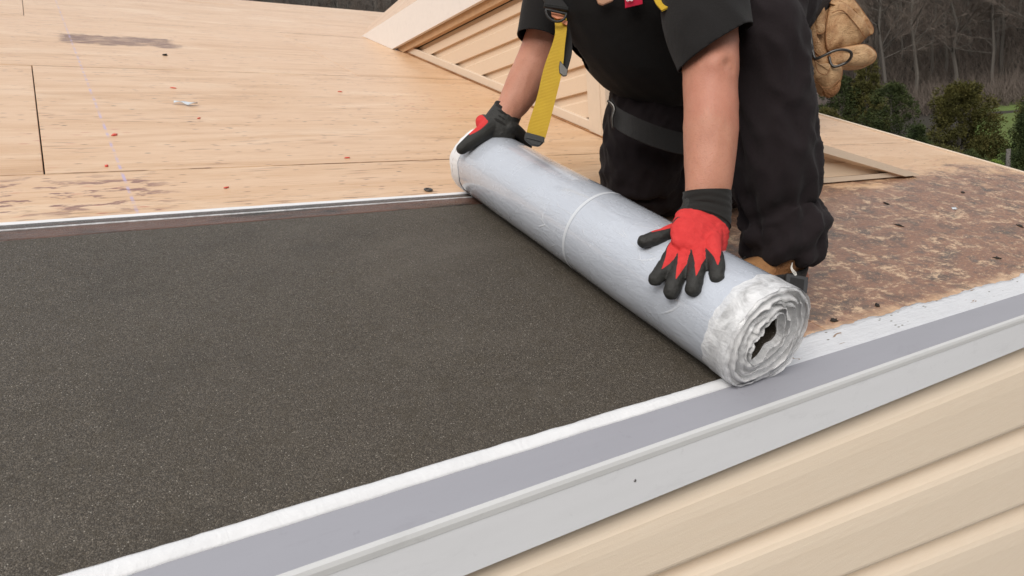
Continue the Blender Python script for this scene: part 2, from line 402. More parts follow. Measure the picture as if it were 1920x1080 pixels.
def mat_skin():
    k = N('skin'); o = k.tc.outputs['Object']
    a = k.noise(o, 26, 5, 0.6); b = k.noise(o, 260, 4, 0.65); d = k.noise(o, 8, 2)
    c = k.mix(a, (0.44, 0.180, 0.115), (0.60, 0.30, 0.205))
    c = k.mix(k.math('MULTIPLY', k.sstep(b, 0.5, 0.75), 0.35), c, (0.34, 0.12, 0.075)); c = k.mix(k.math('MULTIPLY', k.sstep(d, 0.45, 0.65), 0.3), c, (0.50, 0.17, 0.115))
    k.set(Base_Color=c, Roughness=0.52)
    k.b.inputs['Subsurface Weight'].default_value = 0.15; k.b.inputs['Subsurface Radius'].default_value = (0.012, 0.004, 0.002)
    k.b.inputs['Subsurface Scale'].default_value = 1.0
    pore = k.voro(o, 520, 'Distance')
    k.bump(k.math('ADD', k.math('MULTIPLY', b, 0.8), k.math('MULTIPLY', pore, 0.5)), 0.5, 0.0014)
    return k.m

def mat_cloth(name, col, weave=900, fuzz=0.3, rough=0.9):
    k = N(name); o = k.tc.outputs['Object']
    w = k.noise(k.map((weave, weave, weave*0.35)), 1.0, 2, 0.6); l = k.noise(o, 14, 5, 0.6)
    c = k.mix(l, tuple(x*0.8 for x in col), tuple(x*1.25 for x in col))
    c = k.mix(k.math('MULTIPLY', w, 0.35), c, tuple(min(1, x*1.9) for x in col))
    k.set(Base_Color=c, Roughness=rough)
    k.b.inputs['Sheen Weight'].default_value = fuzz; k.b.inputs['Sheen Roughness'].default_value = 0.5
    k.b.inputs['Sheen Tint'].default_value = (0.5, 0.5, 0.5, 1)
    k.b.inputs['Specular IOR Level'].default_value = 0.2
    k.bump(k.math('ADD', w, k.math('MULTIPLY', k.noise(o, 70, 4, 0.6), 1.3)), 0.3, 0.0022)
    return k.m

def mat_glove():
    k = N('red_black_glove'); o = k.tc.outputs['Object']
    f = k.sstep(k.attr('red'), 0.47, 0.53)
    w = k.noise(k.map((700, 700, 300)), 1.0, 2); l = k.noise(o, 60, 4, 0.6)
    red = k.mix(l, (0.52, 0.024, 0.026), (0.72, 0.060, 0.056))
    blk = k.mix(l, (0.018, 0.018, 0.017), (0.040, 0.039, 0.036))
    k.set(Base_Color=k.mix(f, blk, red), Roughness=k.math('ADD', 0.55, k.math('MULTIPLY', f, 0.3)))
    k.b.inputs['Specular IOR Level'].default_value = 0.3
    k.bump(k.math('ADD', k.math('MULTIPLY', w, 0.6), k.math('ADD', k.noise(o, 190, 4, 0.6), k.math('MULTIPLY', k.noise(k.map((60, 60, 110)), 1.0, 5, 0.7, 0.8), 1.6))), 0.55, 0.0024)
    return k.m

def mat_leather(name='tan_leather', a=(0.34, 0.165, 0.065), b=(0.60, 0.38, 0.20), d=(0.17, 0.07, 0.025)):
    k = N(name); o = k.tc.outputs['Object']
    l = k.noise(o, 16, 5, 0.62, 0.6); s = k.noise(o, 45, 5, 0.7)
    c = k.mix(k.sstep(l, 0.3, 0.7), a, b); c = k.mix(k.math('MULTIPLY', k.sstep(s, 0.55, 0.75), 0.6), c, d)
    k.set(Base_Color=c, Roughness=0.62)
    w = k.noise(o, 60, 6, 0.75, 1.2); c = k.mix(k.math('MULTIPLY', k.sstep(w, 0.56, 0.66), 0.5), c, d)
    k.set(Base_Color=c)
    k.bump(k.math('ADD', k.voro(o, 330, 'Distance'), k.math('ADD', k.math('MULTIPLY', s, 1.8), k.math('MULTIPLY', w, 2.0))), 0.55, 0.003)
    return k.m

def mat_webbing():
    k = N('yellow_webbing'); o = k.tc.outputs['Object']
    n = k.t.nodes.new('ShaderNodeTexWave'); n.wave_type = 'BANDS'; n.bands_direction = 'Z'; k.link(o, n.inputs[0])
    n.inputs['Scale'].default_value = 120; n.inputs['Distortion'].default_value = 0.4; n.inputs['Detail'].default_value = 2
    l = k.noise(o, 40, 4)
    c = k.mix(l, (0.48, 0.29, 0.012), (0.60, 0.40, 0.022)); c = k.mix(k.math('MULTIPLY', n.outputs['Fac'], 0.4), c, (0.40, 0.23, 0.01))
    k.set(Base_Color=c, Roughness=0.7); k.bump(n.outputs['Fac'], 0.4, 0.0012)
    return k.m

def mat_ground(name, lo, hi, third, s):
    k = N(name); o = k.tc.outputs['Object']
    c = k.mix(k.noise(o, s, 6, 0.7), lo, hi); c = k.mix(k.sstep(k.noise(o, s*0.16, 4), 0.45, 0.6), c, third)
    k.set(Base_Color=c, Roughness=0.95); k.bump(k.noise(o, s*2, 5, 0.7), 0.8, 0.1)
    return k.m

def mat_leafy(name, cols):
    k = N(name); o = k.tc.outputs['Object']
    c = k.ramp(k.noise(o, 1.1, 5, 0.7), [(0.3, cols[0]), (0.5, cols[1]), (0.7, cols[2])])
    c = k.mix(k.math('MULTIPLY', k.rnd(), 0.35), c, cols[3])
    k.set(Base_Color=c, Roughness=0.75); k.b.inputs['Specular IOR Level'].default_value = 0.2
    return k.m

def mat_bark(name, a, b):
    k = N(name); o = k.tc.outputs['Object']
    c = k.mix(k.noise(k.map((6, 6, 1.2)), 2, 5, 0.7), a, b); c = k.mix(k.math('MULTIPLY', k.rnd(), 0.5), c, tuple(x*0.6 for x in a))
    k.set(Base_Color=c, Roughness=0.9); return k.m

mat_plywood(); mat_membrane(); mat_selvage(); mat_rollfilm(); mat_whitefilm(); mat_endfilm(); mat_paint_edge(); mat_siding(); mat_siding('siding_sun_toned', (0.66, 0.50, 0.36), (0.73, 0.57, 0.42)); mat_skin(); mat_glove(); mat_leather(); mat_webbing()  # second siding: beige copy, colour darkened to offset sun on the dormer
mat_metal_paint('grey_flashing', (0.325, 0.325, 0.36), 0.5); mat_metal_paint('white_fascia_metal', (0.77, 0.775, 0.80), 0.45); mat_metal_paint('cream_trim', (0.68, 0.55, 0.425), 0.5)
mat_metal_paint('white_board', (0.78, 0.73, 0.69), 0.55); mat_metal_paint('light_hem', (0.60, 0.60, 0.60), 0.5)
mat_cloth('black_tshirt', (0.0115, 0.0105, 0.0105), 900, 0.10); mat_cloth('black_trousers', (0.0125, 0.0088, 0.0100), 700, 0.10); mat_cloth('black_knit', (0.017, 0.016, 0.015), 500, 0.15)
mat_cloth('black_webbing', (0.02, 0.019, 0.019), 500, 0.1, 0.7)
mat_leather('boot_leather', (0.24, 0.10, 0.035), (0.42, 0.21, 0.085), (0.12, 0.05, 0.02))
simple('pine_lumber', (0.50, 0.31, 0.17), 0.6, 0.2, 18, 0.3, 120)
simple('dark_gap', (0.03, 0.025, 0.02), 0.9)
simple('black_rubber', (0.018, 0.018, 0.018), 0.55, 0.2, 60, 0.3, 300)
simple('dark_patch', (0.035, 0.035, 0.037), 0.6, 0.2, 60, 0.2, 500)
simple('steel', (0.32, 0.31, 0.31), 0.35, 0.2, 40, 0.1, 200, Metallic=1.0)
simple('dark_steel', (0.10, 0.095, 0.09), 0.38, 0.2, 40, 0.1, 200, Metallic=0.9)
simple('orange_tape', (0.75, 0.27, 0.13), 0.5, 0.1, 40)
simple('peach_leather', (0.60, 0.34, 0.22), 0.55, 0.15, 40)
simple('red_label', (0.62, 0.012, 0.055), 0.55, 0.1, 40)
simple('white_thread', (0.78, 0.76, 0.72), 0.7, 0.1, 40)
simple('ring_film', (0.60, 0.625, 0.665), 0.35, 0.05, 30)
simple('hair_brown', (0.035, 0.022, 0.014), 0.6, 0.3, 80, 0.4, 400)
simple('eye_white', (0.7, 0.68, 0.66), 0.3, 0.03)
simple('plastic_scrap', (0.62, 0.66, 0.70), 0.2, 0.1, 60, 0.4, 200)
simple('red_chip', (0.70, 0.10, 0.06), 0.5, 0.2, 90)
simple('tar_chunk', (0.022, 0.017, 0.013), 0.8, 0.4, 90, 0.5, 300)
simple('shingle_brown', (0.10, 0.08, 0.075), 0.85, 0.25, 6)
simple('weathered_wood', (0.12, 0.11, 0.10), 0.85, 0.2, 12)
mat_ground('leaf_litter', (0.018, 0.015, 0.012), (0.042, 0.033, 0.025), (0.028, 0.024, 0.017), 1.3)
mat_ground('bounce_gravel', (0.24, 0.23, 0.215), (0.34, 0.33, 0.31), (0.28, 0.27, 0.25), 6)
mat_ground('meadow', (0.07, 0.115, 0.022), (0.12, 0.17, 0.035), (0.09, 0.12, 0.03), 1.6)
mat_leafy('evergreen_dark', [(0.018, 0.030, 0.013), (0.042, 0.060, 0.022), (0.085, 0.098, 0.030), (0.060, 0.066, 0.020)])
mat_leafy('evergreen_olive', [(0.036, 0.045, 0.014), (0.080, 0.083, 0.024), (0.125, 0.108, 0.032), (0.10, 0.075, 0.022)])
mat_leafy('shrub_bright', [(0.07, 0.12, 0.02), (0.12, 0.19, 0.03), (0.18, 0.24, 0.05), (0.12, 0.18, 0.03)])
mat_bark('bark_grey', (0.075, 0.065, 0.056), (0.14, 0.124, 0.106)); mat_bark('twig_grey', (0.115, 0.090, 0.074), (0.20, 0.16, 0.132))
M = MATS

# ------------------------------------------------------------------ terrain
def terrain_z(r):
    xs = [0, 25, 40, 50, 60, 70, 100, 120, 140, 200, 400, 900]; zs = [-5.5, -5.5, -3.0, 0.0, 3.4, 6.0, 19, 32, 47, 72, 90, 95]
    return float(np.interp(r, xs, zs))
def polar(r, az): return Vector((r*math.sin(az), -0.64 + r*math.cos(az), 0))
def terrain_at(r, az):
    p = polar(r, az); return Vector((p.x, p.y, terrain_z(r) + 0.8*mnoise.noise(Vector((p.x*.05, p.y*.05, 0)))*min(1, r/40)))
def polar_sheet(name, radii, a0, a1, na, mat, lift=0.0):
    vs, fs = [], []
    full = a1-a0 > 6.2
    n = na if full else na+1
    for r in radii:
        for k in range(n):
            p = terrain_at(r, a0+(a1-a0)*k/na); vs.append((p.x, p.y, p.z+lift))
    for i in range(len(radii)-1):
        for k in range(na):
            a = i*n+k; b = i*n+(k+1) % n
            fs.append((a, b, b+n, a+n))
    return tag(mesh_obj(name, vs, fs, mat, M=ID, smooth=True), kind='structure')
UPHILL = (-0.6, 2.1)
def terrain_z_dir(r, az): return terrain_z(r)
polar_sheet('hillside', [1, 6, 14, 25, 32, 40, 45, 50, 55, 60, 65, 70, 80, 90, 100, 120, 140, 170, 200, 300, 500, 900], -math.pi, math.pi, 96, M['leaf_litter'])
polar_sheet('bounce_yard', [0.5, 3, 6, 10, 14, 18, 22, 26], -math.pi, math.pi, 64, M['bounce_gravel'], 0.05)  # unseen pale ground, added to bounce fill light onto the front faces
polar_sheet('lawn', [30, 36, 42, 46, 50, 54, 58, 62, 64], math.radians(66.6), math.radians(72), 16, M['meadow'], 0.06)

# ------------------------------------------------------------------ the house
house = empty('house', (1.0, 0, -2.5), ROOF)
tag(house, 'house with a bare plywood roof deck, beige lap siding and a sided dormer', 'house')
U0, U1, VR = -1.7, 3.59, 5.30
bm = bmesh.new()
box(bm, (U0, 0.02, -0.20), (U1-0.004, VR, -0.0135))
deck = bm_obj('roof_deck', bm, M['dark_gap'], house)
# plywood sheets, 1.22 m rows with staggered joints, each sheet a piece of its own
rows = [(0.0, 1.265, [U0, -1.24, 1.19, U1]), (1.265, 2.483, [U0, -0.022, 2.416, U1]), (2.483, 3.70, [U0, -1.26, 1.168, U1]),
        (3.70, 4.92, [U0, -0.03, 2.41, U1]), (4.92, VR, [U0, -1.2, 1.2, U1])]
for j, (v0, v1, us) in enumerate(rows):
    for a, b in zip(us, us[1:]):
        bm = bmesh.new(); d = random.uniform(-0.0012, 0.0)
        ga = 0.0015 if (j == 1 and abs(a+0.022) < .01) else 0.0012
        gb = 0.0015 if (j == 1 and abs(b+0.022) < .01) else 0.0012
        box(bm, (a+ga, v0+0.0012, -0.013+d), (b-gb, v1-0.0012, d), 0.0012)
        bm_obj('plywood_sheet', bm, M['plywood'], deck)
# far slope of the roof, behind the ridge
bm = bmesh.new()
yr = VR*CP; zr = VR*SP
hexa(bm, [(U0, yr+.005, zr-.05), (U1, yr+.005, zr-.05), (U1, yr+4.5, zr-1.9), (U0, yr+4.5, zr-1.9), (U0, yr+.005, zr-.004), (U1, yr+.005, zr-.004), (U1, yr+4.5, zr-1.85), (U0, yr+4.5, zr-1.85)])
bm_obj('far_roof_slope', bm, M['plywood'], house, ID)
# light trim along the rake
bm = bmesh.new(); box(bm, (U1, -0.01, -0.16), (U1+0.020, VR, 0.007), 0.002)
bm_obj('rake_board', bm, M['cream_trim'], house)
# gable end wall below the rake and side walls
bm = bmesh.new(); prism(bm, [(U1-0.15, 0.10, -0.3), (U1-0.15, yr, zr-0.2), (U1-0.15, yr+4.3, zr-2.0), (U1-0.15, yr+4.3, -5.9), (U1-0.15, 0.10, -5.9)], (-0.1, 0, 0))
bm_obj('gable_wall', bm, M['cream_trim'], house, ID)

# white primed deck edge, ragged upslope
def ragged_strip(name, u0, u1, n, lowf, highf, h0, h1, mat, parent, seed, hump=0.0, nv=8):
    vs, fs = [], []
    for i in range(n+1):
        u = u0+(u1-u0)*i/n; a, b = lowf(u), highf(u)
        for k in range(nv+1):
            t = k/nv; v = a+(b-a)*t
            hh = h0+(h1-h0)*t + hump*math.sin(math.pi*t)*(0.75+0.5*nz((u, v, seed), 14)) + hump*0.25*nz((u*.6, v*3, seed+3), 42)*math.sin(math.pi*t)
            vs.append((u, v, hh))
    for i in range(n):
        for k in range(nv):
            a = i*(nv+1)+k; fs.append((a, a+nv+1, a+nv+2, a+1))
    # skirt down to the deck so that the strip has a body
    base = len(vs)
    for i in range(n+1):
        for k in (0, nv):
            p = vs[i*(nv+1)+k]; vs.append((p[0], p[1], 0.0003))
    for i in range(n):
        a = base+2*i; lo, hi = i*(nv+1), i*(nv+1)+nv
        fs.append((a, a+2, lo+nv+1, lo)); fs.append((hi, hi+nv+1, a+3, a+1))
    return mesh_obj(name, vs, fs, mat, parent, smooth=True)
def rag(u, s, a): return a*(nz((u, s, 0), 9)+0.5*nz((u, s, 4), 31)+0.25*nz((u, s, 7), 90))
ragged_strip('primed_edge', 0.93, U1-0.002, 420, lambda u: 0.050, lambda u: 0.126+0.003*u+rag(u, 2.2, 0.011), 0.0006, 0.0008, M['chipped_white_primer'], house, 1.0)

# drip edge: grey flange on the deck, light hem at the bend, white face
UF0, UF1 = -1.7, U1+0.02
bm = bmesh.new(); box(bm, (UF0, 0.001, 0.0005), (UF1, 0.0662, 0.0034), 0.0006)
bm_obj('grey_flange', bm, M['grey_flashing'], house)
bm = bmesh.new()
prism(bm, [(UF0, -0.0046, -0.0088), (UF0, -0.0046, -0.0022), (UF0, -0.0030, 0.0024), (UF0, 0.0016, 0.0050), (UF0, 0.0030, 0.0050), (UF0, 0.0030, -0.0088)], (UF1-UF0, 0, 0))
bm_obj('drip_hem', bm, M['light_hem'], house, ID)
bm = bmesh.new(); box(bm, (UF0, -0.004, -0.066), (UF1, 0.010, -0.0090), 0.0004)
bm_obj('fascia_face', bm, M['white_fascia_metal'], house, ID)
bm = bmesh.new()
ball(bm, (0.5725, -0.0042, -0.0315), (0.0021, 0.0012, 0.0021))
bm_obj('nail_head', bm, M['steel'], house, ID, True)

# front wall: a backing and one piece per lap of siding
bm = bmesh.new(); box(bm, (UF0, 0.052, -5.9), (U1-0.26, 0.14, -0.07))
wall = bm_obj('front_wall', bm, M['dark_gap'], house, ID)
def lap_z(k, u):
    s = 0.0715+0.0672*max(-0.25, min(u, 2.3))
    return -0.0655 - k*s
PROFILE = [(0.0, 0.046), (0.03, 0.0400), (0.07, 0.0360), (0.12, 0.0300), (0.17, 0.0230), (0.22, 0.0155), (0.27, 0.0095), (0.33, 0.0055), (0.42, 0.0038), (0.50, 0.0026), (0.70, 0.0016), (0.955, 0.0005), (0.985, 0.0012), (1.0, 0.005), (1.0, 0.046)]
for kk in range(30):
    vs, fs = [], []; n = 26; np_ = len(PROFILE)
    for i in range(n+1):
        u = UF0+(U1-0.26-UF0)*i/n; zt, zb = lap_z(kk, u), lap_z(kk+1, u)
        for t, y in PROFILE:
            vs.append((u, y+0.002, zt+(zb-zt)*t - (0.004 if t == 1.0 else 0)))
    for i in range(n):
        for k in range(np_-1):
            a = i*np_+k; fs.append((a, a+1, a+np_+1, a+np_))
    if min(v[2] for v in vs) < -5.8: break
    mesh_obj('siding_lap', vs, fs, M['beige_vinyl_siding'], wall, ID, smooth=False)

# ------------------------------------------------------------------ dormer
DV, DU0, DU1 = 1.455, 1.740, 3.022          # front wall line, cheek plane, right corner
EAVE = 0.68                                  # soffit height over the front wall foot
LAP = 0.0985
bm = bmesh.new()
yb = (0.92)/math.tan(PITCH)
mid = (DU0+DU1)/2; RIDGE = 1.18
# body core
prism(bm, [Q(DU0+0.012, DV, -0.05, 0.02), Q(DU1-0.012, DV, -0.05, 0.02), Q(DU1-0.012, DV, EAVE+0.02, 0.02), Q(mid, DV, RIDGE, 0.02), Q(DU0+0.012, DV, EAVE+0.02, 0.02)], BACK*2.2)
dormer = bm_obj('dormer', bm, M['dark_gap'], house)
def siding_panel(pts, off):
    bm = bmesh.new(); prism(bm, pts, off); return bm
def lap_piece(foot, length_bottom, length_top, z0, z1, axis, out, parent):
    """one lap of siding: foot = start point fn(y, z), axis direction, out = outward unit vector; slanted ends allowed"""
    prof = [(1.0, 0.002), (0.86, 0.003), (0.70, 0.004), (0.62, 0.012), (0.05, 0.016), (0.0, 0.016), (0.0, 0.002)]
    a = []; b = []
    for t, o in prof:
        z = z0+(z1-z0)*t; L = length_bottom+(length_top-length_bottom)*t
        a.append(foot + UPV*z + Vector(out)*o); b.append(foot + UPV*z + axis*L + Vector(out)*o)
    vs = a+b; n = len(prof)
    fs = [(i, i+1, n+i+1, n+i) for i in range(n-1)] + [(n-1, 0, n, 2*n-1)] + [tuple(range(n))[::-1], tuple(range(n, 2*n))]
    mesh_obj('siding_lap', vs, fs, M['siding_sun_toned'], parent)
footc = Q(DU0+0.012, DV, 0, 0.03)
tanp = math.tan(PITCH)
k = 0
while k*LAP < EAVE-0.03:
    z0, z1 = k*LAP - 0.012, min((k+1)*LAP - 0.012, EAVE-0.035)
    lap_piece(footc, max(z0, 0.0)/tanp+0.03 if k else 0.02, z1/tanp-0.02, z0+0.0 if k else 0.005, z1, BACK, (-1, 0, 0), dormer)
    k += 1
footf = Q(DU0+0.03, DV, 0, 0.018)
kz = 0
while kz*LAP < RIDGE-0.05:
    z0, z1 = kz*LAP+0.004, min((kz+1)*LAP+0.004, RIDGE-0.03)
    def half(z): return (DU1-DU0)/2-0.03 if z < EAVE else max(0.01, ((DU1-DU0)/2)*(RIDGE-z)/(RIDGE-EAVE)-0.02)
    L0, L1 = half(z0)*2, half(z1)*2
    vs = []
    prof = [(1.0, 0.002), (0.70, 0.004), (0.62, 0.012), (0.0, 0.016), (0.0, 0.002)]
    for sgn in (-1, 1):
        for t, o in prof:
            L = (L0+(L1-L0)*t)/2
            vs.append(Q(mid+sgn*L, DV, z0+(z1-z0)*t, 0.018-o))
    n = len(prof); fs = [(i, i+1, n+i+1, n+i) for i in range(n-1)] + [(n-1, 0, n, 2*n-1), tuple(range(n))[::-1], tuple(range(n, 2*n))]
    mesh_obj('siding_lap', vs, fs, M['siding_sun_toned'], dormer)
    kz += 1
# J-channel trim along the foot of the cheek wall, resting on the deck
bm = bmesh.new(); box(bm, (1.722, DV+0.012, 0.004), (1.742, 3.30, 0.040), 0.003)
bm_obj('base_trim', bm, M['cream_trim'], dormer)
bm = bmesh.new(); box(bm, (1.713, DV-0.03, 0.0005), (1.745, 3.31, 0.0045))
bm_obj('trim_shade_strip', bm, M['boot_leather'], dormer)  # dark strip standing in for the shade under the cheek trim
# corner boards
def post(u0, u1, y0, y1, z0, z1, mat, name='corner_board'):
    bm = bmesh.new()
    hexa(bm, [Q(u0, DV, z0+y0*tanp, y0), Q(u1, DV, z0+y0*tanp, y0), Q(u1, DV, z0+y1*tanp, y1), Q(u0, DV, z0+y1*tanp, y1), Q(u0, DV, z1, y0), Q(u1, DV, z1, y0), Q(u1, DV, z1, y1), Q(u0, DV, z1, y1)])
    return bm_obj(name, bm, mat, dormer)
post(DU0-0.020, DU0+0.014, 0.006, 0.075, 0.001, EAVE-0.002, M['cream_trim'])
post(DU0-0.016, DU0+0.075, -0.022, 0.0055, 0.001, EAVE-0.002, M['cream_trim'])
post(DU1-0.05, DU1+0.004, -0.022, 0.03, 0.001, EAVE-0.002, M['white_board'])
# eaves: fascia board, soffit and frieze on the cheek side, roof planes above
OV = 0.28
FU = 1.684
ye = (EAVE)/tanp; yt = (EAVE+0.168)/tanp
bm = bmesh.new(); prism(bm, [Q(FU, DV, EAVE, -OV), Q(FU, DV, EAVE, ye), Q(FU, DV, EAVE+0.168, yt), Q(FU, DV, EAVE+0.168, -OV)], (0.020, 0, 0))
bm_obj('fascia_board', bm, M['white_board'], dormer)
bm = bmesh.new(); prism(bm, [Q(FU+0.0205, DV, EAVE+0.008, -OV), Q(FU+0.0205, DV, EAVE+0.008, ye), Q(FU+0.0205, DV, EAVE+0.02, ye), Q(FU+0.0205, DV, EAVE+0.02, -OV)], (0.06, 0, 0))
bm_obj('soffit', bm, M['pine_lumber'], dormer)
bm = bmesh.new(); prism(bm, [Q(1.7085, DV, EAVE-0.035, -0.02), Q(1.7085, DV, EAVE-0.035, ye-0.09), Q(1.7085, DV, EAVE+0.007, ye), Q(1.7085, DV, EAVE+0.007, -0.02)], (0.030, 0, 0))
bm_obj('frieze_board', bm, M['pine_lumber'], dormer)
for sgn in (-1, 1):
    e = mid+sgn*((DU1-DU0)/2+0.046); z_e = EAVE+0.148; z_r = RIDGE+0.19
    bm = bmesh.new(); prism(bm, [Q(e, DV, z_e, -OV), Q(mid+sgn*0.002, DV, z_r, -OV), Q(mid+sgn*0.002, DV, z_r+0.02, -OV), Q(e, DV, z_e+0.02, -OV)], BACK*2.9)
    bm_obj('roof_slope', bm, M['plywood'], dormer)
bm = bmesh.new(); prism(bm, [Q(DU1+0.055, DV, EAVE, -OV), Q(DU1+0.055, DV, EAVE, ye), Q(DU1+0.055, DV, EAVE+0.168, yt), Q(DU1+0.055, DV, EAVE+0.168, -OV)], (0.020, 0, 0))
bm_obj('fascia_board', bm, M['white_board'], dormer)

# ------------------------------------------------------------------ small sided gable in front of the dormer
GV, GT, GA = 0.840, 2.800, 2.0
bm = bmesh.new()
def gz(u): return 0.148*(GT-u)/(GT-2.09)
zA = gz(GA)
prism(bm, [Q(GA, GV, -0.02, 0.02), Q(GT-0.02, GV, -0.02, 0.02), Q(GA, GV, zA-0.025, 0.02)], BACK*0.5)
gab = bm_obj('small_gable', bm, M['cream_trim'], house)
L2 = 0.075
for kk in range(4):
    z0 = 0.020+kk*L2; z1 = z0+L2-0.0015
    def uend(z): return GT-0.055 - z*(GT-2.09)/0.148
    if uend(z0) < GA+0.02: break
    z1 = min(z1, zA-0.03)
    vs = []
    prof = [(1.0, 0.003), (0.72, 0.004), (0.62, 0.010), (0.0, 0.014), (0.0, 0.002)]
    for e in (0, 1):
        for t, o in prof:
            z = z0+(z1-z0)*t; vs.append(Q(GA if e == 0 else max(GA+0.01, uend(z)), GV, z, 0.02-o))
    n = len(prof); fs = [(i, i+1, n+i+1, n+i) for i in range(n-1)] + [(n-1, 0, n, 2*n-1), tuple(range(n))[::-1], tuple(range(n, 2*n))]
    mesh_obj('siding_lap', vs, fs, M['siding_sun_toned'], gab)
bm = bmesh.new(); prism(bm, [Q(GA-0.01, GV, 0.002, -0.012), Q(GT-0.03, GV, 0.002, -0.012), Q(GT-0.10, GV, 0.019, -0.012), Q(GA-0.01, GV, 0.019, -0.012)], BACK*0.03)
bm_obj('base_trim', bm, M['cream_trim'], gab)
bm = bmesh.new(); prism(bm, [Q(GA-0.02, GV, gz(GA)-0.024, -0.024), Q(GT-0.10, GV, gz(GT-0.10)-0.020, -0.024), Q(GT+0.005, GV, 0.001, -0.024), Q(GT, GV, 0.005, -0.024), Q(GA-0.02, GV, gz(GA)+0.004, -0.024)], BACK*0.05)
bm_obj('rake_trim', bm, M['cream_trim'], gab)
bm = bmesh.new(); prism(bm, [Q(GA-0.02, GV, gz(GA)-0.010, 0.027), Q(GT-0.02, GV, gz(GT-0.02)-0.010, 0.027), Q(GT-0.02, GV, gz(GT-0.02)+0.003, 0.027), Q(GA-0.02, GV, gz(GA)+0.003, 0.027)], BACK*0.42)
bm_obj('gable_roof', bm, M['plywood'], gab)

# ------------------------------------------------------------------ laid sheet of underlayment
sheet = empty('underlayment_sheet', (0, 0.08, 0.0))
tag(sheet, 'black granular roofing underlayment laid flat on the deck along the eave', 'roofing membrane')
SU0, SU1 = -1.35, 0.875
bm = bmesh.new(); nu, nv_ = 90, 36; g = []
for i in range(nu+1):
    row = []
    for j in range(nv_+1):
        u = SU0+(SU1-SU0)*i/nu; v = 0.077+(0.887-0.077)*j/nv_
        if j == 0: v += rag(u, 5.5, 0.002)
        row.append(bm.verts.new((u, v, 0.0042+0.0012*nz((u, v, 0), 3.1)+0.0004*nz((u, v, 2), 11))))
    g.append(row)
for i in range(nu):
    for j in range(nv_): bm.faces.new((g[i][j], g[i+1][j], g[i+1][j+1], g[i][j+1]))
bm_obj('membrane', bm, M['granular_membrane'], sheet, smooth=True)
ragged_strip('selvage_strip', SU0, SU1+0.01, 300, lambda u: 0.888, lambda u: 0.964+0.001*nz((u, 0, 0), 5), 0.0045, 0.0036, M['clear_film_selvage'], sheet, 4.0, 0.0010)
ragged_strip('selvage_line', SU0, SU1, 260, lambda u: 0.934+0.0008*nz((u, 2, 0), 6), lambda u: 0.9375+0.0008*nz((u, 2, 0), 6), 0.0062, 0.0062, M['thin_clear_film'], sheet, 5.0, 0.0004, 3)
ragged_strip('release_film_edge', SU0, SU1+0.02, 340, lambda u: 0.964+rag(u, 3, 0.001), lambda u: 0.985+rag(u, 8.3, 0.0022), 0.0036, 0.0012, M['white_release_film'], sheet, 6.0, 0.0025)
ragged_strip('release_film_edge', SU0, SU1+0.03, 420, lambda u: 0.0615+rag(u, 1.3, 0.0012), lambda u: 0.0835+rag(u, 9.1, 0.0022)-0.004*max(0, u-0.2), 0.0045, 0.0058, M['white_release_film'], sheet, 7.0, 0.0035)

# ------------------------------------------------------------------ the roll
RC0, RC1 = Vector((0.876, 0.06, 0.085)), Vector((0.900, 0.965, 0.0855))
roll = empty('underlayment_roll', (0.888, 0.5, 0.0))
tag(roll, 'thick roll of grey film-backed underlayment under the gloved hands', 'roofing roll')
ax = (RC1-RC0).normalized(); ex = Vector((1, 0, 0)); ex = (ex-ax*ex.dot(ax)).normalized(); ez = ax.cross(ex).normalized()
if ez.z < 0: ez = -ez
def rollR(t, a):
    """radius along the roll (t from the near end) and round it (a = 0 to +u, pi/2 up); slightly flattened and uneven"""
    r = 0.0895 - 0.003*t
    r *= 1 + 0.022*math.cos(a) + 0.012*math.cos(2*a+0.5)
    p = (math.cos(a)*.09, t, math.sin(a)*.09)
    r += 0.0011*nz(p, 6.0, 3) + 0.00035*nz((p[0], p[1]*.5, p[2]), 30, 5)
    if a > math.pi: 
        r = min(r, (0.0855-0.004)/max(0.05, -math.sin(a)))
    return r
def roll_pt(t, a, r): return RC0+ax*(t*(RC1-RC0).length) + ex*(r*math.cos(a)) + ez*(r*math.sin(a))
def wrapped(name, t0, t1, nt, mat, add, na=120, wob=0.0, seed=0.0):
    vs, fs = [], []
    for i in range(nt+1):
        for k in range(na):
            a = 2*math.pi*k/na; t = t0+(t1-t0)*i/nt
            w = wob*(nz((math.cos(a), math.sin(a), i*0.0), 2.0, seed)+0.5*nz((math.cos(a), math.sin(a), 0), 6.0, seed)) if i in (0, nt) else 0
            cr = (abs(wob)*0.10*nz((math.cos(a)*3, t*60, math.sin(a)*3), 2.2, seed+1)) if wob else 0
            vs.append(roll_pt(t+w, a, rollR(t, a)+add+cr))
    for i in range(nt):
        for k in range(na): fs.append((i*na+k, i*na+(k+1) % na, (i+1)*na+(k+1) % na, (i+1)*na+k))
    return mesh_obj(name, vs, fs, mat, roll, smooth=True)
wrapped('outer_wrap', 0.030, 0.985, 60, M['grey_release_film'], 0.0)
wrapped('film_ring', 0.4580, 0.4665, 3, M['ring_film'], 0.0006, 120, 0.0)
wrapped('end_film', -0.007, 0.043, 10, M['thin_clear_film'], 0.0008, 160, 0.008, 2.0)
wrapped('end_film', 0.966, 1.012, 6, M['white_release_film'], 0.0010, 120, 0.010, 6.0)
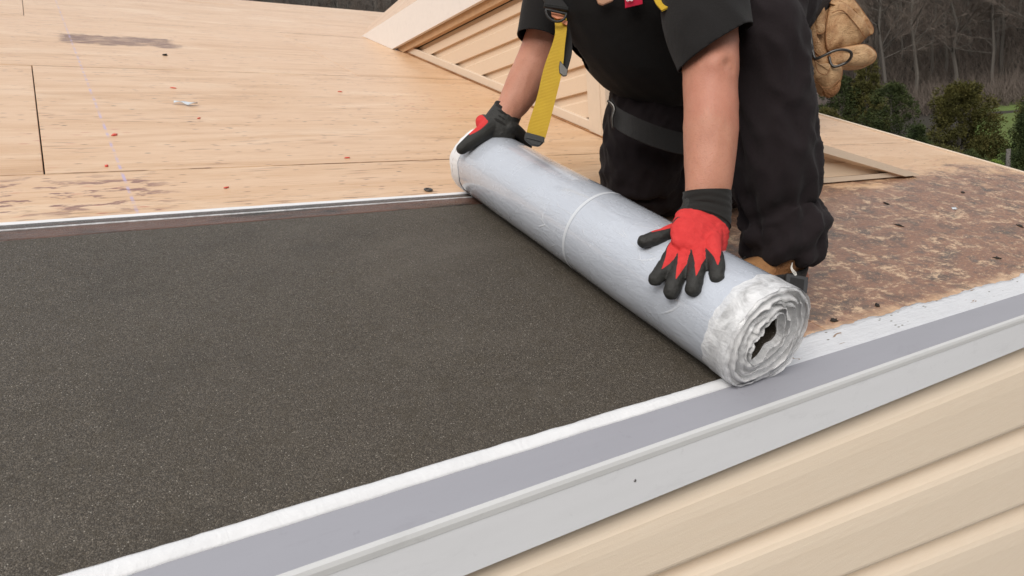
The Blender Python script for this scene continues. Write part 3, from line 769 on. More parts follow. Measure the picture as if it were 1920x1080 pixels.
# ends: many thin, crumpled layers of clear film round a dark, squashed hollow
def hole_r(hole, a): return hole*(1+0.30*math.cos(2*(a-1.05))+0.13*math.cos(3*a+0.6)+0.12*math.cos(4*(a+0.2)))
def roll_end(t_end, sgn, hole, seed):
    Lr = (RC1-RC0).length
    # packed face of the roll behind the film
    na, nr = 160, 22; vs, fs = [], []
    for j in range(nr+1):
        q = j/nr
        for k in range(na):
            a = 2*math.pi*k/na; R = rollR(t_end, a)-0.0006; hx = hole_r(hole, a); r = R+(hx*1.02-R)*q
            p = (r*math.cos(a), r*math.sin(a), seed)
            d = -0.006-0.004*q+0.0022*nz(p, 34, 1)+0.0014*(1-2*abs(nz(p, 70, 2)))
            vs.append(RC0+ax*(t_end*Lr+sgn*d) + ex*(r*math.cos(a)) + ez*(r*math.sin(a)))
    for j in range(nr):
        for k in range(na): fs.append((j*na+k, j*na+(k+1) % na, (j+1)*na+(k+1) % na, (j+1)*na+k))
    mesh_obj('packed_face', vs, fs, M['white_release_film'], roll, smooth=True)
    # film layers, each a thin frilled sleeve leaning in over the face
    nL = 5
    for i in range(nL):
        rho = 1.0-0.92*i/(nL-1) if i else 1.0
        na, nw = 170, 9; vs, fs = [], []
        for j in range(nw+1):
            w = j/nw
            for k in range(na+1):
                a = 2*math.pi*k/na + i*0.9
                R = rollR(t_end, a)+0.0009; hx = hole_r(hole, a)*1.05
                c3 = (math.cos(a)*1.0, math.sin(a)*1.0, i*3.1+seed)
                base = hx+(R-hx)*rho + (k/na-0.5)*0.004*(1 if i else 0)
                stick = 0.0045+0.0035*nz(c3, 1.6, 2)+0.0026*nz(c3, 5.0, 3)
                lean = (0.006+0.011*max(0, 0.4+nz(c3, 2.2, 4)))*w**1.6*(1.0 if i < nL-1 else 0.5)
                crum = 0.62*(0.0019*(1-2*abs(nz((c3[0], c3[1], w*0.9+c3[2]), 4.2, 5)))+0.0012*(1-2*abs(nz((c3[0], c3[1], w*1.4+c3[2]), 9.5, 6)))+0.0022*nz(c3, 2.6, 7))*(0.25+w)*(1 if i else 0.55)
                r = max(base-lean*.8+crum, hx*0.97)
                if i == 0 and math.sin(a) < -0.55: r = min(r, R)
                z = -0.012+(0.012+stick)*math.sin(w*1.75)/1.0
                z += 0.0012*nz((c3[0]*3, w*2, c3[1]*3), 2.4, 8)
                vs.append(RC0+ax*(t_end*Lr+sgn*z) + ex*(r*math.cos(a)) + ez*(r*math.sin(a)))
        n1 = na+1
        for j in range(nw):
            for k in range(na): fs.append((j*n1+k, j*n1+k+1, (j+1)*n1+k+1, (j+1)*n1+k))
        o = mesh_obj('film_layer', vs, fs, M['white_release_film' if i % 2 else 'thin_clear_film'], roll, smooth=True)
    # the dark hollow behind: membrane wound on itself
    vs, fs = [], []; n = 40
    for j, dpt in enumerate((0.008, 0.02, 0.05, 0.10, 0.20, 0.2001)):
        for k in range(n):
            a = 2*math.pi*k/n; hx = hole_r(hole, a); r = hx*(1.02 if j == 0 else 1.12) if j < 5 else 0.0005
            vs.append(RC0+ax*(t_end*Lr-sgn*dpt) + ex*(r*math.cos(a)) + ez*(r*math.sin(a)))
    for j in range(5):
        for k in range(n): fs.append((j*n+k, j*n+(k+1) % n, (j+1)*n+(k+1) % n, (j+1)*n+k))
    mesh_obj('core_tube', vs, fs, M['granular_membrane'], roll, smooth=True)
roll_end(-0.006, -1, 0.030, 1.0)
roll_end(1.008, 1, 0.027, 8.0)

# ------------------------------------------------------------------ small litter on the deck
def chip(name, mat, loc, size, label, cat, group, seed, flat=0.3):
    bm = bmesh.new(); g = bmesh.ops.create_icosphere(bm, subdivisions=2, radius=1.0)
    for v in bm.verts:
        d = 1+0.8*mnoise.noise(v.co*1.5+Vector((seed, 0, 0)))
        v.co = Vector((v.co.x*size[0]*d, v.co.y*size[1]*d, max(-0.2, v.co.z)*size[2]*d+size[2]*0.2))
    o = bm_obj(name, bm, mat, None, ROOF @ Matrix.Translation(Vector(loc)) @ Matrix.Rotation(seed, 4, 'Z'), True)
    return tag(o, label, cat, group)
for i, (p, s, l) in enumerate([((0.3741, 2.1610, 0.0000), .010, 'red paint flake on the pale deck, straight up the slope from the plastic scrap'), ((0.9639, 2.1567, 0.0000), .009, 'red paint flake on the deck nearest the dormer wall'),
        ((0.6783, 1.3079, 0.0000), .009, 'pinkish red flake on the deck just above the far end of the roll'), ((0.3197, 1.1135, 0.0000), .007, 'small pink flake just above the white film edge of the laid sheet'),
        ((0.3782, 1.7442, 0.0000), .007, 'small red flake just below the plastic scrap'), ((0.1410, 1.5714, 0.0000), .012, 'long thin red flake beside the chalk line'),
        ((0.0993, 1.3066, 0.0000), .008, 'red flake near the dark open joint between plywood sheets')]):
    chip('paint_flake', M['red_chip'], p, (s*1.0, s*.42, .0022), l, 'paint flake', 'red flakes of marking paint on the deck', i*0.35-0.6)
o = ragged = None
bm = bmesh.new(); P0 = Vector((0.3704, 1.9128, 0.0000)); rows_ = []
for i in range(9):
    t = i/8; rows_.append([bm.verts.new((-.034+.068*t, -.008*(1-abs(2*t-1))*1.6+.006*math.sin(t*7)+w*(.007+.006*math.sin(math.pi*t)), .004+.007*abs(math.sin(t*5+w*1.5)))) for w in (0, .5, 1, 1.5)])
for a, b in zip(rows_, rows_[1:]):
    for k in range(3): bm.faces.new((a[k], b[k], b[k+1], a[k+1]))
o = bm_obj('plastic_scrap', bm, M['plastic_scrap'], None, ROOF @ Matrix.Translation(P0) @ Matrix.Rotation(-0.25, 4, 'Z'), True)
sm = o.modifiers.new('thick', 'SOLIDIFY'); sm.thickness = 0.0012
tag(o, 'crumpled scrap of clear plastic lying on the pale plywood', 'plastic scrap')
# washer left by the sheet
bm = bmesh.new(); n = 24
for ring in range(n):
    a = 2*math.pi*ring/n
vsw = []; fsw = []
for i in range(n):
    for k in range(8):
        a = 2*math.pi*i/n; b = 2*math.pi*k/8; r = 0.0085+0.0032*math.cos(b)
        vsw.append((r*math.cos(a), r*math.sin(a), 0.0022+0.0022*math.sin(b)))
for i in range(n):
    for k in range(8): fsw.append((i*8+k, ((i+1) % n)*8+k, ((i+1) % n)*8+(k+1) % 8, i*8+(k+1) % 8))
bm.free()
o = mesh_obj('washer', vsw, fsw, M['dark_steel'], None, ROOF @ Matrix.Translation(Vector((0.7811, 1.0151, 0.0000))), True); tag(o, 'dark steel washer on the deck beside the far end of the roll', 'washer')
for i, (p, s, l) in enumerate([((1.2435, 0.1498, 0.0000), .011, 'black tar crumb on the stained deck closest to the open end of the roll'), ((1.4145, 0.1598, 0.0000), .009, 'black tar crumb beside the white primed edge, next along from the roll end'),
        ((2.2494, 0.6280, 0.0000), .013, 'black tar crumb below the small gable tip'), ((2.0592, 0.4760, 0.0000), .014, 'black tar crumb in the middle of the stained deck'),
        ((2.1092, 0.2214, 0.0000), .014, 'largest black tar crumb, on the stained deck near the right of the photo'), ((2.7928, 0.6428, 0.0000), .014, 'black tar crumb between the small gable tip and the roof rake'),
        ((2.5691, 0.3538, 0.0000), .014, 'black tar crumb farthest right on the stained deck')]):
    chip('tar_crumb', M['tar_chunk'], p, (s*.9, s*.5, .0032), l, 'tar crumb', 'black crumbs of tar on the stained deck', i*0.7)
chip('white_flake', M['plastic_scrap'], (2.5040, 0.5308, 0.0000), (.020, .008, .003), 'white flake on the stained deck below the roof rake', 'flake', None, 0.3)
chip('dark_pebble', M['tar_chunk'], (0.4425, 2.7875, 0.0000), (.010, .008, .006), 'dark crumb on the pale deck under the scraped brown strip', 'tar crumb', None, 0.3)

# ------------------------------------------------------------------ the worker
person = None
# body: one continuous figure
LW, LE, LS = Vector((0.9323, 0.2756, 0.2174)), Vector((0.9905, 0.3951, 0.4338)), Vector((1.1052, 0.5849, 0.6182))
RW, RE, RS = Vector((0.9173, 0.9185, 0.2066)), Vector((1.0188, 0.9295, 0.4206)), Vector((1.0737, 0.9853, 0.5831))
LA, LK, LH = Vector((1.1942, 0.2765, 0.0902)), Vector((1.1636, 0.4377, 0.5111)), Vector((1.47, .66, .56))
RK, RH, RA = Vector((1.255, .745, .075)), Vector((1.42, .80, .50)), Vector((1.66, .735, .07))
bm = bmesh.new()
SAG = (.43, 0, .9)
tube(bm, [(1.52, .74, .50), (1.40, .75, .47), (1.26, .757, .46), (1.13, .767, .50), (1.04, .775, .58), (.985, .765, .70)], [(.12, .09), (.13, .11), (.135, .12), (.135, .11), (.12, .08), (.06, .055)], 24, 5, SAG)
tube(bm, [(1.00, .765, .67), (.945, .755, .815), (.90, .75, .86)], [.058, .055, .055], 18, 4, (0, 1, 0))
hc = Vector((.872, .745, .905))
ball(bm, hc, (.092, .075, .115), Matrix.Rotation(0.45, 3, 'Y'))
ball(bm, hc+Vector((-.035, 0, -.065)), (.055, .055, .06))
tube(bm, [hc+Vector((-.088, 0, .018)), hc+Vector((-.107, 0, -.008)), hc+Vector((-.112, 0, -.026))], [.008, .012, .014], 12, 3, (0, 1, 0))
ball(bm, hc+Vector((-.088, 0, -.055)), (.014, .026, .010))
for s in (-1, 1):
    ball(bm, hc+Vector((.006, s*.078, -.01)), (.02, .009, .032)); ball(bm, hc+Vector((-.083, s*.032, .032)), (.012, .022, .007))
# arms (image measurements at true depth: forearm 9 cm thick at the elbow tapering to 7 cm)
tube(bm, [Vector((1.06, .66, .60)), LS, Vector((1.0304, 0.4692, 0.5156)), LE, Vector((0.9807, 0.3759, 0.4007)), Vector((0.9622, 0.3324, 0.3274)), Vector((0.9473, 0.3026, 0.2702)), LW],
     [.05, .046, .050, (.0485, .050), (.0470, .047), (.0465, .043), (.0425, .037), (.035, .027)], 22, 5)
tube(bm, [Vector((1.04, .86, .60)), RS, RE, Vector((0.9999, 0.9274, 0.3473)), Vector((0.9716, 0.9281, 0.2902)), Vector((0.9401, 0.9218, 0.2404)), RW],
     [.05, .044, (.049, .048), (.050, .047), (.0455, .043), (.0375, .035), (.031, .028)], 22, 5)
# legs inside the trousers, feet inside the boots
tube(bm, [LH, LH.lerp(LK, .5), LK, LK.lerp(LA, .4), LA, Vector((1.215, .262, .05))], [.08, .07, .055, .05, .036, .038], 18, 5)
tube(bm, [Vector((1.24, .262, .045)), Vector((1.12, .25, .038)), Vector((1.02, .245, .03))], [(.034, .03), (.04, .028), (.036, .018)], 16, 4, (0, 0, 1))
tube(bm, [RH, RH.lerp(RK, .5), RK], [.08, .07, .05], 18, 5)
tube(bm, [RK, RK.lerp(RA, .45), RA, Vector((1.70, .735, .055))], [.05, .05, .036, .034], 16, 5, (0, 1, 0))
tube(bm, [Vector((1.68, .735, .08)), Vector((1.74, .735, .055)), Vector((1.80, .735, .03))], [.034, .03, .022], 14, 4, (0, 1, 0))

# --- hands: finger joints lie on the roll
def hand_left(bm, k=1.0, grow=0.0):
    L = []
    def f(pts, rad, t=None): tube(bm, pts, [(r+grow)*k if not isinstance(r, tuple) else ((r[0]+grow)*k, (r[1]+grow)*k) for r in rad], 14, 5); L.append([Vector(p) for p in pts])
    f([Vector((0.9044, 0.2721, 0.1886)), Vector((0.8721, 0.2790, 0.1741)), Vector((0.8393, 0.2792, 0.1664)), Vector((0.8128, 0.2875, 0.1570))], [.016, .0135, .0122, .0105])
    f([Vector((0.9030, 0.2651, 0.1796)), Vector((0.8386, 0.2369, 0.1637)), Vector((0.8042, 0.2205, 0.1445)), Vector((0.7798, 0.2138, 0.1261))], [.0165, .0138, .0128, .0112])
    f([Vector((0.9091, 0.2590, 0.1815)), Vector((0.8476, 0.2210, 0.1666)), Vector((0.8100, 0.1972, 0.1448)), Vector((0.7832, 0.1797, 0.1191))], [.0165, .0140, .0132, .0115])
    f([Vector((0.9175, 0.2514, 0.1837)), Vector((0.8560, 0.2047, 0.1726)), Vector((0.8191, 0.1720, 0.1551)), Vector((0.7989, 0.1527, 0.1346))], [.0165, .0136, .0128, .0112])
    f([Vector((0.9256, 0.2431, 0.1843)), Vector((0.8684, 0.1921, 0.1804)), Vector((0.8432, 0.1578, 0.1703)), Vector((0.8285, 0.1388, 0.1571))], [.0155, .0130, .0120, .0108])
    # back of the hand
    tube(bm, [Vector((0.9347, 0.2814, 0.2278)), Vector((0.9237, 0.2692, 0.2077)), Vector((0.9042, 0.2522, 0.1895)), Vector((0.8711, 0.2265, 0.1770)), Vector((0.8508, 0.2094, 0.1693))],
         [((a+grow)*k, b*k) for a, b in ((.0355, .027), (.039, .024), (.046, .023), (.0465, .020), (.040, .017))], 22, 5)
    return L
def hand_right(bm, k=1.0, grow=0.0):
    L = []
    def f(pts, rad): tube(bm, pts, [(r+grow)*k for r in rad], 14, 5); L.append([Vector(p) for p in pts])
    f([Vector((0.8881, 0.9160, 0.1894)), Vector((0.8525, 0.9068, 0.1717)), Vector((0.8262, 0.9057, 0.1558)), Vector((0.8069, 0.9136, 0.1361))], [.021, .0185, .0150, .0118])
    # fingers reach over the far side of the roll
    f([Vector((0.8870, 0.9279, 0.1733)), Vector((.880, .955, .190)), Vector((.925, .975, .176)), Vector((.958, .978, .148))], [.018, .0150, .0138, .0115])
    f([Vector((0.9000, 0.9202, 0.1765)), Vector((.905, .936, .192)), Vector((.950, .950, .172)), Vector((.980, .952, .138))], [.018, .0150, .0138, .0115])
    f([Vector((0.9080, 0.9092, 0.1794)), Vector((.918, .912, .192)), Vector((.962, .922, .168)), Vector((.988, .925, .132))], [.018, .0145, .0132, .0112])
    f([Vector((0.9109, 0.8948, 0.1819)), Vector((.922, .888, .192)), Vector((.960, .896, .170)), Vector((.984, .900, .142))], [.017, .0135, .0122, .0105])
    tube(bm, [Vector((0.9272, 0.9248, 0.2179)), Vector((0.9081, 0.9177, 0.1939)), Vector((0.8937, 0.9091, 0.1731)), Vector((0.8908, 0.9116, 0.1621))], [((a+grow)*k, b*k) for a, b in ((.034, .03), (.0375, .03), (.043, .026), (.036, .022))], 20, 5)
    return L
hand_left(bm, 0.74); hand_right(bm, 0.74)
me = fuse(bm, 0.0055, 3)
co = get_co(me)
# elbow crease on the near arm
cre = np.array(Vector((0.9755, 0.3486, 0.4409))); d = np.linalg.norm(co-cre, axis=1); no = get_no(me)
co -= no*(0.0085*np.exp(-(d/0.0085)**2))[:, None]
d2 = np.linalg.norm(co-np.array(Vector((0.9819, 0.3399, 0.4341))), axis=1); co -= no*(0.0035*np.exp(-(d2/0.006)**2))[:, None]
d3 = np.linalg.norm(co-np.array(Vector((0.9518, 0.3512, 0.4508))), axis=1); co += no*(0.0045*np.exp(-(d3/0.022)**2))[:, None]
d4 = np.linalg.norm(co-np.array(Vector((0.9195, 0.3248, 0.3661))), axis=1); co += no*(0.0035*np.exp(-(d4/0.03)**2))[:, None]
co += no*np.array([0.0024*mnoise.noise(Vector(c*np.array((17, 17, 11))))+0.0009*max(0, 1-5*abs(mnoise.noise(Vector(c*np.array((24, 24, 9)))))) for c in co])[:, None]
set_co(me, co)
person = link_mesh('person', me, M['skin'])
# stand the figure's origin on the deck
tag(person, 'worker in black clothes kneeling on the roof and pressing the roll with both hands', 'person')

def cloth_folds(me, amp, fn):
    co = get_co(me); no = get_no(me)
    d = np.array([fn(c) for c in co]); set_co(me, co + no*(amp*d)[:, None])

# --- t-shirt
bm = bmesh.new()
tube(bm, [(1.55, .74, .50), (1.44, .75, .48), (1.33, .755, .455), (1.24, .757, .455), (1.13, .767, .50), (1.035, .775, .585), (.975, .765, .73)],
     [(.165, .12), (.175, .15), (.185, .175), (.19, .185), (.185, .172), (.175, .135), (.085, .075)], 28, 5, SAG)
tube(bm, [Vector((1.06, .62, .65)), LS, Vector((1.0340, 0.4934, 0.5494)), Vector((1.0098, 0.4445, 0.4993)), Vector((0.9954, 0.3994, 0.4586)), Vector((0.9883, 0.3576, 0.4138))], [(.09, .08), (.080, .078), (.075, .074), (.0715, .070), (.0675, .066), (.066, .064)], 26, 5, FWD, (True, False))
tube(bm, [Vector((1.04, .88, .62)), RS, Vector((1.0265, 0.9377, 0.4906)), Vector((0.9965, 0.9234, 0.4177)), Vector((0.9762, 0.8978, 0.3491))], [(.09, .08), (.076, .075), (.066, .070), (.0545, .062), (.0525, .060)], 26, 5, FWD, (True, False))
me = fuse(bm, 0.0065, 5)
def open_hem(me, a, b, ctr, rad):
    """cut the sleeve open along its hem (plane through a, b and the line of depth) and drop what lies beyond"""
    nrm = (Vector(b)-Vector(a)).cross(FWD).normalized()
    if nrm.z > 0: nrm = -nrm
    bm = bmesh.new(); bm.from_mesh(me); c = Vector(ctr)
    vs = {v for v in bm.verts if (v.co-c).length < rad}
    fs = [f for f in bm.faces if all(v in vs for v in f.verts)]; es = list({e for f in fs for e in f.edges}); vv = list({v for f in fs for v in f.verts})
    bmesh.ops.bisect_plane(bm, geom=vv+es+fs, plane_co=Vector(a), plane_no=nrm, clear_outer=True)
    bm.to_mesh(me); bm.free(); me.polygons.foreach_set('use_smooth', [True]*len(me.polygons))
open_hem(me, (0.9373, 0.4176, 0.4175), (1.0542, 0.3836, 0.5047), (0.9956, 0.3795, 0.4369), .135)
open_hem(me, (0.9494, 0.9445, 0.3949), (1.0194, 0.8883, 0.3865), (0.9762, 0.8978, 0.3491), .12)
def shirt_fold(c):
    p = Vector(c)
    return 0.5*mnoise.noise(Vector((c[0]*9, c[1]*9, c[2]*5)))+0.6*(1-2.2*abs(mnoise.noise(Vector((c[0]*11+c[2]*7, c[1]*10-c[2]*6, c[2]*5)))))
cloth_folds(me, 0.008, shirt_fold)
shirt = link_mesh('tshirt', me, M['black_tshirt'], person); sm = shirt.modifiers.new('cloth', 'SOLIDIFY'); sm.thickness = .0022; sm.offset = -1

# --- trousers
bm = bmesh.new()
tube(bm, [(1.36, .745, .46), (1.46, .74, .49), (1.55, .735, .52)], [(.165, .11), (.175, .14), (.15, .13)], 26, 5, SAG)
tube(bm, [LH+Vector((.03, 0, 0)), LH.lerp(LK, .35), LH.lerp(LK, .7), Vector((1.1583, 0.4401, 0.5084)), Vector((1.1585, 0.4003, 0.4298)), Vector((1.1723, 0.3737, 0.3553)), Vector((1.1815, 0.3487, 0.2780)), Vector((1.1852, 0.3339, 0.2227)), Vector((1.1852, 0.3218, 0.1790)), Vector((1.1987, 0.3024, 0.1511)), Vector((1.2012, 0.2864, 0.1203)), Vector((1.1975, 0.2733, 0.0889))],
     [(.11, .11), (.090, .10), (.076, .092), (.066, .083), (.062, .082), (.068, .086), (.0745, .09), (.075, .088), (.055, .075), (.0735, .086), (.0700, .082), (.0560, .070)], 26, 5, FWD, (True, False))
tube(bm, [RH+Vector((.02, 0, 0)), Vector((1.30, .775, .37)), Vector((1.235, .752, .278)), Vector((1.222, .742, .163)), RK+Vector((-.020, .0, -.0)), RK+Vector((-.02, -.01, -.02))], [(.12, .11), (.112, .105), (.106, .10), (.098, .098), (.088, .09), (.066, .07)], 26, 5)
tube(bm, [RK+Vector((0, 0, .01)), RK.lerp(RA, .4)+Vector((0, 0, .015)), RA], [.083, .082, .064], 22, 5, (0, 1, 0))
me = fuse(bm, 0.0065, 3)
kneeL, ankL = np.array(LK), np.array(LA)
LKn, LAn = np.array(LK), np.array(LA); shin = LAn-LKn; shinL = np.linalg.norm(shin); shin /= shinL
sh_s = np.cross(shin, np.array(FWD)); sh_s /= np.linalg.norm(sh_s); sh_d = np.cross(sh_s, shin)
def ridge(p, k): return 1-2.2*abs(mnoise.noise(Vector(p)*k))
def tr_fold(c):
    q = mnoise.noise(Vector((c[0]*7, c[1]*7, c[2]*7)))
    f = 0.45*q
    rel = c-LKn; t = (rel @ shin)/shinL; rad = rel-shin*(t*shinL); rr_ = np.linalg.norm(rad)
    if -0.25 < t < 1.25 and rr_ < .13:
        a = math.atan2(rad @ sh_s, rad @ sh_d)
        # diagonal drag lines down the shin, then stacked bunching over the boot
        f += 0.95*ridge((math.cos(a)*1.0+t*1.6, math.sin(a)*1.0, t*1.5+2), 1.9)+0.45*ridge((math.cos(a)*2, math.sin(a)*2-t*2, t*5), 1.5)
        w = max(0, min(1, (t-.66)/.16))*max(0, min(1, (1.10-t)/.08)); wv = 0.35*mnoise.noise(Vector((math.cos(a)*1.2, math.sin(a)*1.2, 3)))
        f += w*(0.50*math.sin((t+0.10*math.sin(a)+wv*.22)*2*math.pi/0.125)+0.35*ridge((math.cos(a)*2, math.sin(a)*2, t*16), 1.2))
    elif c[1] > .6:
        f += 0.65*ridge((c[0]*1.5+c[2]*1.3, c[1]*1.2, c[2]*1.2-c[0]*.4), 13)+0.35*ridge((c[0]*2, c[1]*2, c[2]*1.2), 19)
    return f
cloth_folds(me, 0.0105, tr_fold)
co = get_co(me); co[:, 2] = np.maximum(co[:, 2], 0.0025); set_co(me, co)
trousers = link_mesh('trousers', me, M['black_trousers'], person)

# --- gloves
def paint_red(me, val):
    a = me.attributes.new('red', 'FLOAT', 'POINT'); a.data.foreach_set('value', np.asarray(val, dtype=np.float32))
bm = bmesh.new(); FL = hand_left(bm, 1.06, 0.0004)
me = fuse(bm, 0.0021, 2)
co = get_co(me); no = get_no(me)
RC0n, axn = np.array(RC0), np.array(ax)
viewn = np.array((-0.55, -0.45, 0.70)); viewn /= np.linalg.norm(viewn)
red = np.zeros(len(co))
palmA, palmB = np.array(Vector((0.9323, 0.2756, 0.2174))), np.array(Vector((0.8515, 0.2089, 0.1694)))
paxis = palmB-palmA; pl = np.linalg.norm(paxis); paxis /= pl
for i, c in enumerate(co):
    best = (9, None)
    for fi, ch in enumerate(FL):
        acc = 0.0; tot = sum((ch[j+1]-ch[j]).length for j in range(1, 3))
        for j in range(1, 3):
            A, B = np.array(ch[j]), np.array(ch[j+1]); ab = B-A; L = np.linalg.norm(ab); t = max(-0.4 if j == 1 else 0, min(1, (c-A) @ ab/L/L)); dd = np.linalg.norm(c-(A+ab*t))
            if dd < best[0]:
                best = (dd, fi, (acc+t*L)/tot, (A+ab*t), ab/L)
            acc += L
    dd, fi, t, foot, dirn = best
    up = viewn-dirn*(viewn @ dirn); up /= np.linalg.norm(up)
    rad = c-foot; rad -= dirn*(rad @ dirn); rn = rad/(np.linalg.norm(rad)+1e-9)
    side = np.cross(dirn, up); lat = abs(np.arctan2(rn @ side, rn @ up))
    q = (c-palmA) @ paxis/pl
    if fi == 0 and t > -0.3:
        lat = np.arctan2(rn @ side, rn @ up)
        sgn = 1.0 if (side @ np.array(Vector((0.8436, 0.2876, 0.1860))-Vector((0.8401, 0.2759, 0.1618)))) > 0 else -1.0
        red[i] = 0.5+1.2*((sgn*lat)-0.15-1.2*max(0, t-0.30)) if t < 0.75 else 0
        if abs(lat) > 2.5 and t > .3: red[i] = 0
        if t < 0.12: red[i] = max(red[i], 1.0 if (no[i] @ viewn) > -0.1 else 0)
    elif t > -0.02:
        lim = 1.25*(1-max(0, t)/0.84)
        red[i] = 0.5+1.5*(lim-lat)
    else:
        red[i] = 0.5+3*((no[i] @ viewn)+0.12)
    # knit cuff
    edge = q - (0.315 + 0.02*math.sin(40*q))
    red[i] = min(red[i], 0.5+14*edge)
red = np.clip(red, 0, 1)
# small knuckle wrinkles
wr = np.array([mnoise.noise(Vector((c[0]*60, c[1]*60, c[2]*190)))+0.8*(1-2.2*abs(mnoise.noise(Vector(c*np.array((70, 70, 110)))))) for c in co])
set_co(me, co + no*(0.0009*wr)[:, None]); paint_red(me, red)
gl = link_mesh('glove', me, M['red_black_glove'], person); tag(gl, 'red-backed glove with black fingertips, spread on the roll')
def cuff(pts, rad, parent, rings=9):
    bm = bmesh.new(); tube(bm, pts, rad, 30, 12, FWD, (False, False))
    c0 = Vector(pts[0]); c1 = Vector(pts[-1]); d = (c1-c0).normalized()
    for v in bm.verts:
        s = (v.co-c0).dot(d); ctr = c0+d*s; r = v.co-ctr
        v.co = ctr + r*(1+0.014*math.sin(s*2*math.pi/0.0115+2*mnoise.noise(v.co*30))+0.03*mnoise.noise(v.co*22))
    return bm_obj('cuff', bm, M['black_knit'], parent, smooth=True)
cuff([Vector((0.9371, 0.2872, 0.2382)), Vector((0.9350, 0.2804, 0.2242)), Vector((0.9305, 0.2725, 0.2099)), Vector((0.9195, 0.2622, 0.1950))], [(.0415, .040), (.0415, .040), (.0425, .038), (.0465, .034)], gl)
bm = bmesh.new(); FR = hand_right(bm, 1.08, 0.001)
me = fuse(bm, 0.0025, 3)
co = get_co(me); no = get_no(me)
c0 = np.array(Vector((0.8492, 0.9025, 0.1881))); c1 = np.array(Vector((0.8205, 0.8986, 0.1693))); c2 = np.array(Vector((0.8673, 0.9035, 0.1890)))
def proj2(c):
    w = c-camP; f = np.array((0.533, 0.729, -0.43)); z = w @ f; return z
dn = np.array(Vector((0.8256, 0.9072, 0.1669)))-np.array(Vector((0.8669, 0.8950, 0.1975))); dl = np.linalg.norm(dn); dn /= dl
upd = np.array(Vector((0.8352, 0.9140, 0.1902)))-np.array(Vector((0.8461, 0.8967, 0.1745))); upd /= np.linalg.norm(upd)
orig = np.array(Vector((0.8669, 0.8950, 0.1975)))
tt = (co-orig) @ dn/dl; ss = (co-orig) @ upd
redr = 0.5+40*np.minimum(ss+0.0045*np.sin(np.clip(tt, 0, 1)*math.pi)-0.010, 1)
redr = np.where((tt > 0.0) & (tt < 1.05), redr, 0); redr = np.where((no @ np.array(FWD)) < 0.6, redr, 0)
paint_red(me, np.clip(redr, 0, 1))
gr = link_mesh('glove', me, M['red_black_glove'], person); tag(gr, 'black glove with a small red patch, gripping the far end of the roll')
cuff([Vector((0.9319, 0.9277, 0.2287)), Vector((0.9222, 0.9253, 0.2126)), Vector((0.9092, 0.9194, 0.1935)), Vector((0.9025, 0.9160, 0.1841))], [(.0350, .034), (.0350, .034), (.0375, .034), (.0405, .034)], gr)

# --- boots
def boot(M_, label):
    bm = bmesh.new()
    tube(bm, [Vector((.035, 0, .165)), Vector((.03, 0, .11)), Vector((.02, 0, .07)), Vector((.01, 0, .045))], [(.050, .056), (.049, .055), (.047, .056), (.044, .058)], 22, 5, (1, 0, 0), (False, True))
    tube(bm, [Vector((.045, 0, .048)), Vector((-.05, 0, .052)), Vector((-.13, 0, .044)), Vector((-.195, 0, .036))], [(.040, .042), (.046, .044), (.048, .036), (.040, .028)], 22, 5, (0, 0, 1))
    me = fuse(bm, 0.005, 3)
    return me
BOOTL = ROOF @ Matrix.Translation(Vector((1.170, .272, .0))) @ Matrix.Rotation(0.10, 4, 'Z')
me = boot(None, None); co = get_co(me); co[:, 2] = np.maximum(co[:, 2], .012)
for i in range(len(co)): co[i] += 0.0016*mnoise.noise(Vector(co[i]*38))
set_co(me, co)
bt = link_mesh('boot', me, M['boot_leather'], person, BOOTL)
bm = bmesh.new()
for i in range(1): 
    pts = [(.080, 0), (.070, -.032), (.03, -.046), (-.04, -.049), (-.12, -.054), (-.185, -.045), (-.218, 0), (-.185, .045), (-.12, .054), (-.04, .049), (.03, .046), (.070, .032)]
    prism(bm, [(x, y, .0004) for x, y in pts], (0, 0, .024))
bm_obj('sole', bm, M['black_rubber'], bt, BOOTL)
# black overshoe strap round the back of the boot, with a stitched square patch
bm = bmesh.new(); n = 30; rr = []
for z, g in ((.020, .004), (.030, .006), (.052, .006), (.072, .0055), (.082, .004)):
    rr.append([bm.verts.new((.030+(.050+g)*math.cos(a)*(1.0 if math.cos(a) > 0 else 2.2), (.0455+g)*math.sin(a), z+.006*math.cos(a))) for a in [2*math.pi*k/n for k in range(n)]])
for a, b in zip(rr, rr[1:]):
    for k in range(n): bm.faces.new((a[k], a[(k+1) % n], b[(k+1) % n], b[k]))
o = bm_obj('overshoe_strap', bm, M['black_webbing'], bt, BOOTL, True); sm = o.modifiers.new('thick', 'SOLIDIFY'); sm.thickness = .003; sm.offset = 1
# laces hanging from the collar
bm = bmesh.new()
for k in range(3):
    tube(bm, [Vector((1.1657, 0.2283, 0.1010)), Vector((1.1554, 0.2214, 0.0929)) + Vector((.002*k, 0, 0)), Vector((1.1549, 0.2105, 0.0878)) + Vector((.004*k-.004, 0, 0)), Vector((1.1548, 0.2047, 0.0825))], [.0007]*4, 8, 4)
bm_obj('lace', bm, M['white_thread'], bt, smooth=True)
bm = bmesh.new()
pc = [Vector((1.1385, 0.2161, 0.0863)), Vector((1.1760, 0.1928, 0.0840)), Vector((1.1587, 0.1753, 0.0608)), Vector((1.1227, 0.1987, 0.0651))]
prism(bm, pc, FWD*0.006); pb = bm_obj('heel_patch', bm, M['dark_patch'], bt)
bm = bmesh.new(); cpt = sum(pc, Vector())/4
prism(bm, [cpt+(p-cpt)*.62-FWD*.0016 for p in pc], FWD*0.0014); bm_obj('patch_panel', bm, M['black_webbing'], bt)
BOOTR = ROOF @ Matrix.Translation(Vector((1.70, .735, .0))) @ Matrix.Rotation(math.pi, 4, 'Z')
me = boot(None, None); co = get_co(me); co[:, 2] = np.maximum(co[:, 2], .012); set_co(me, co)
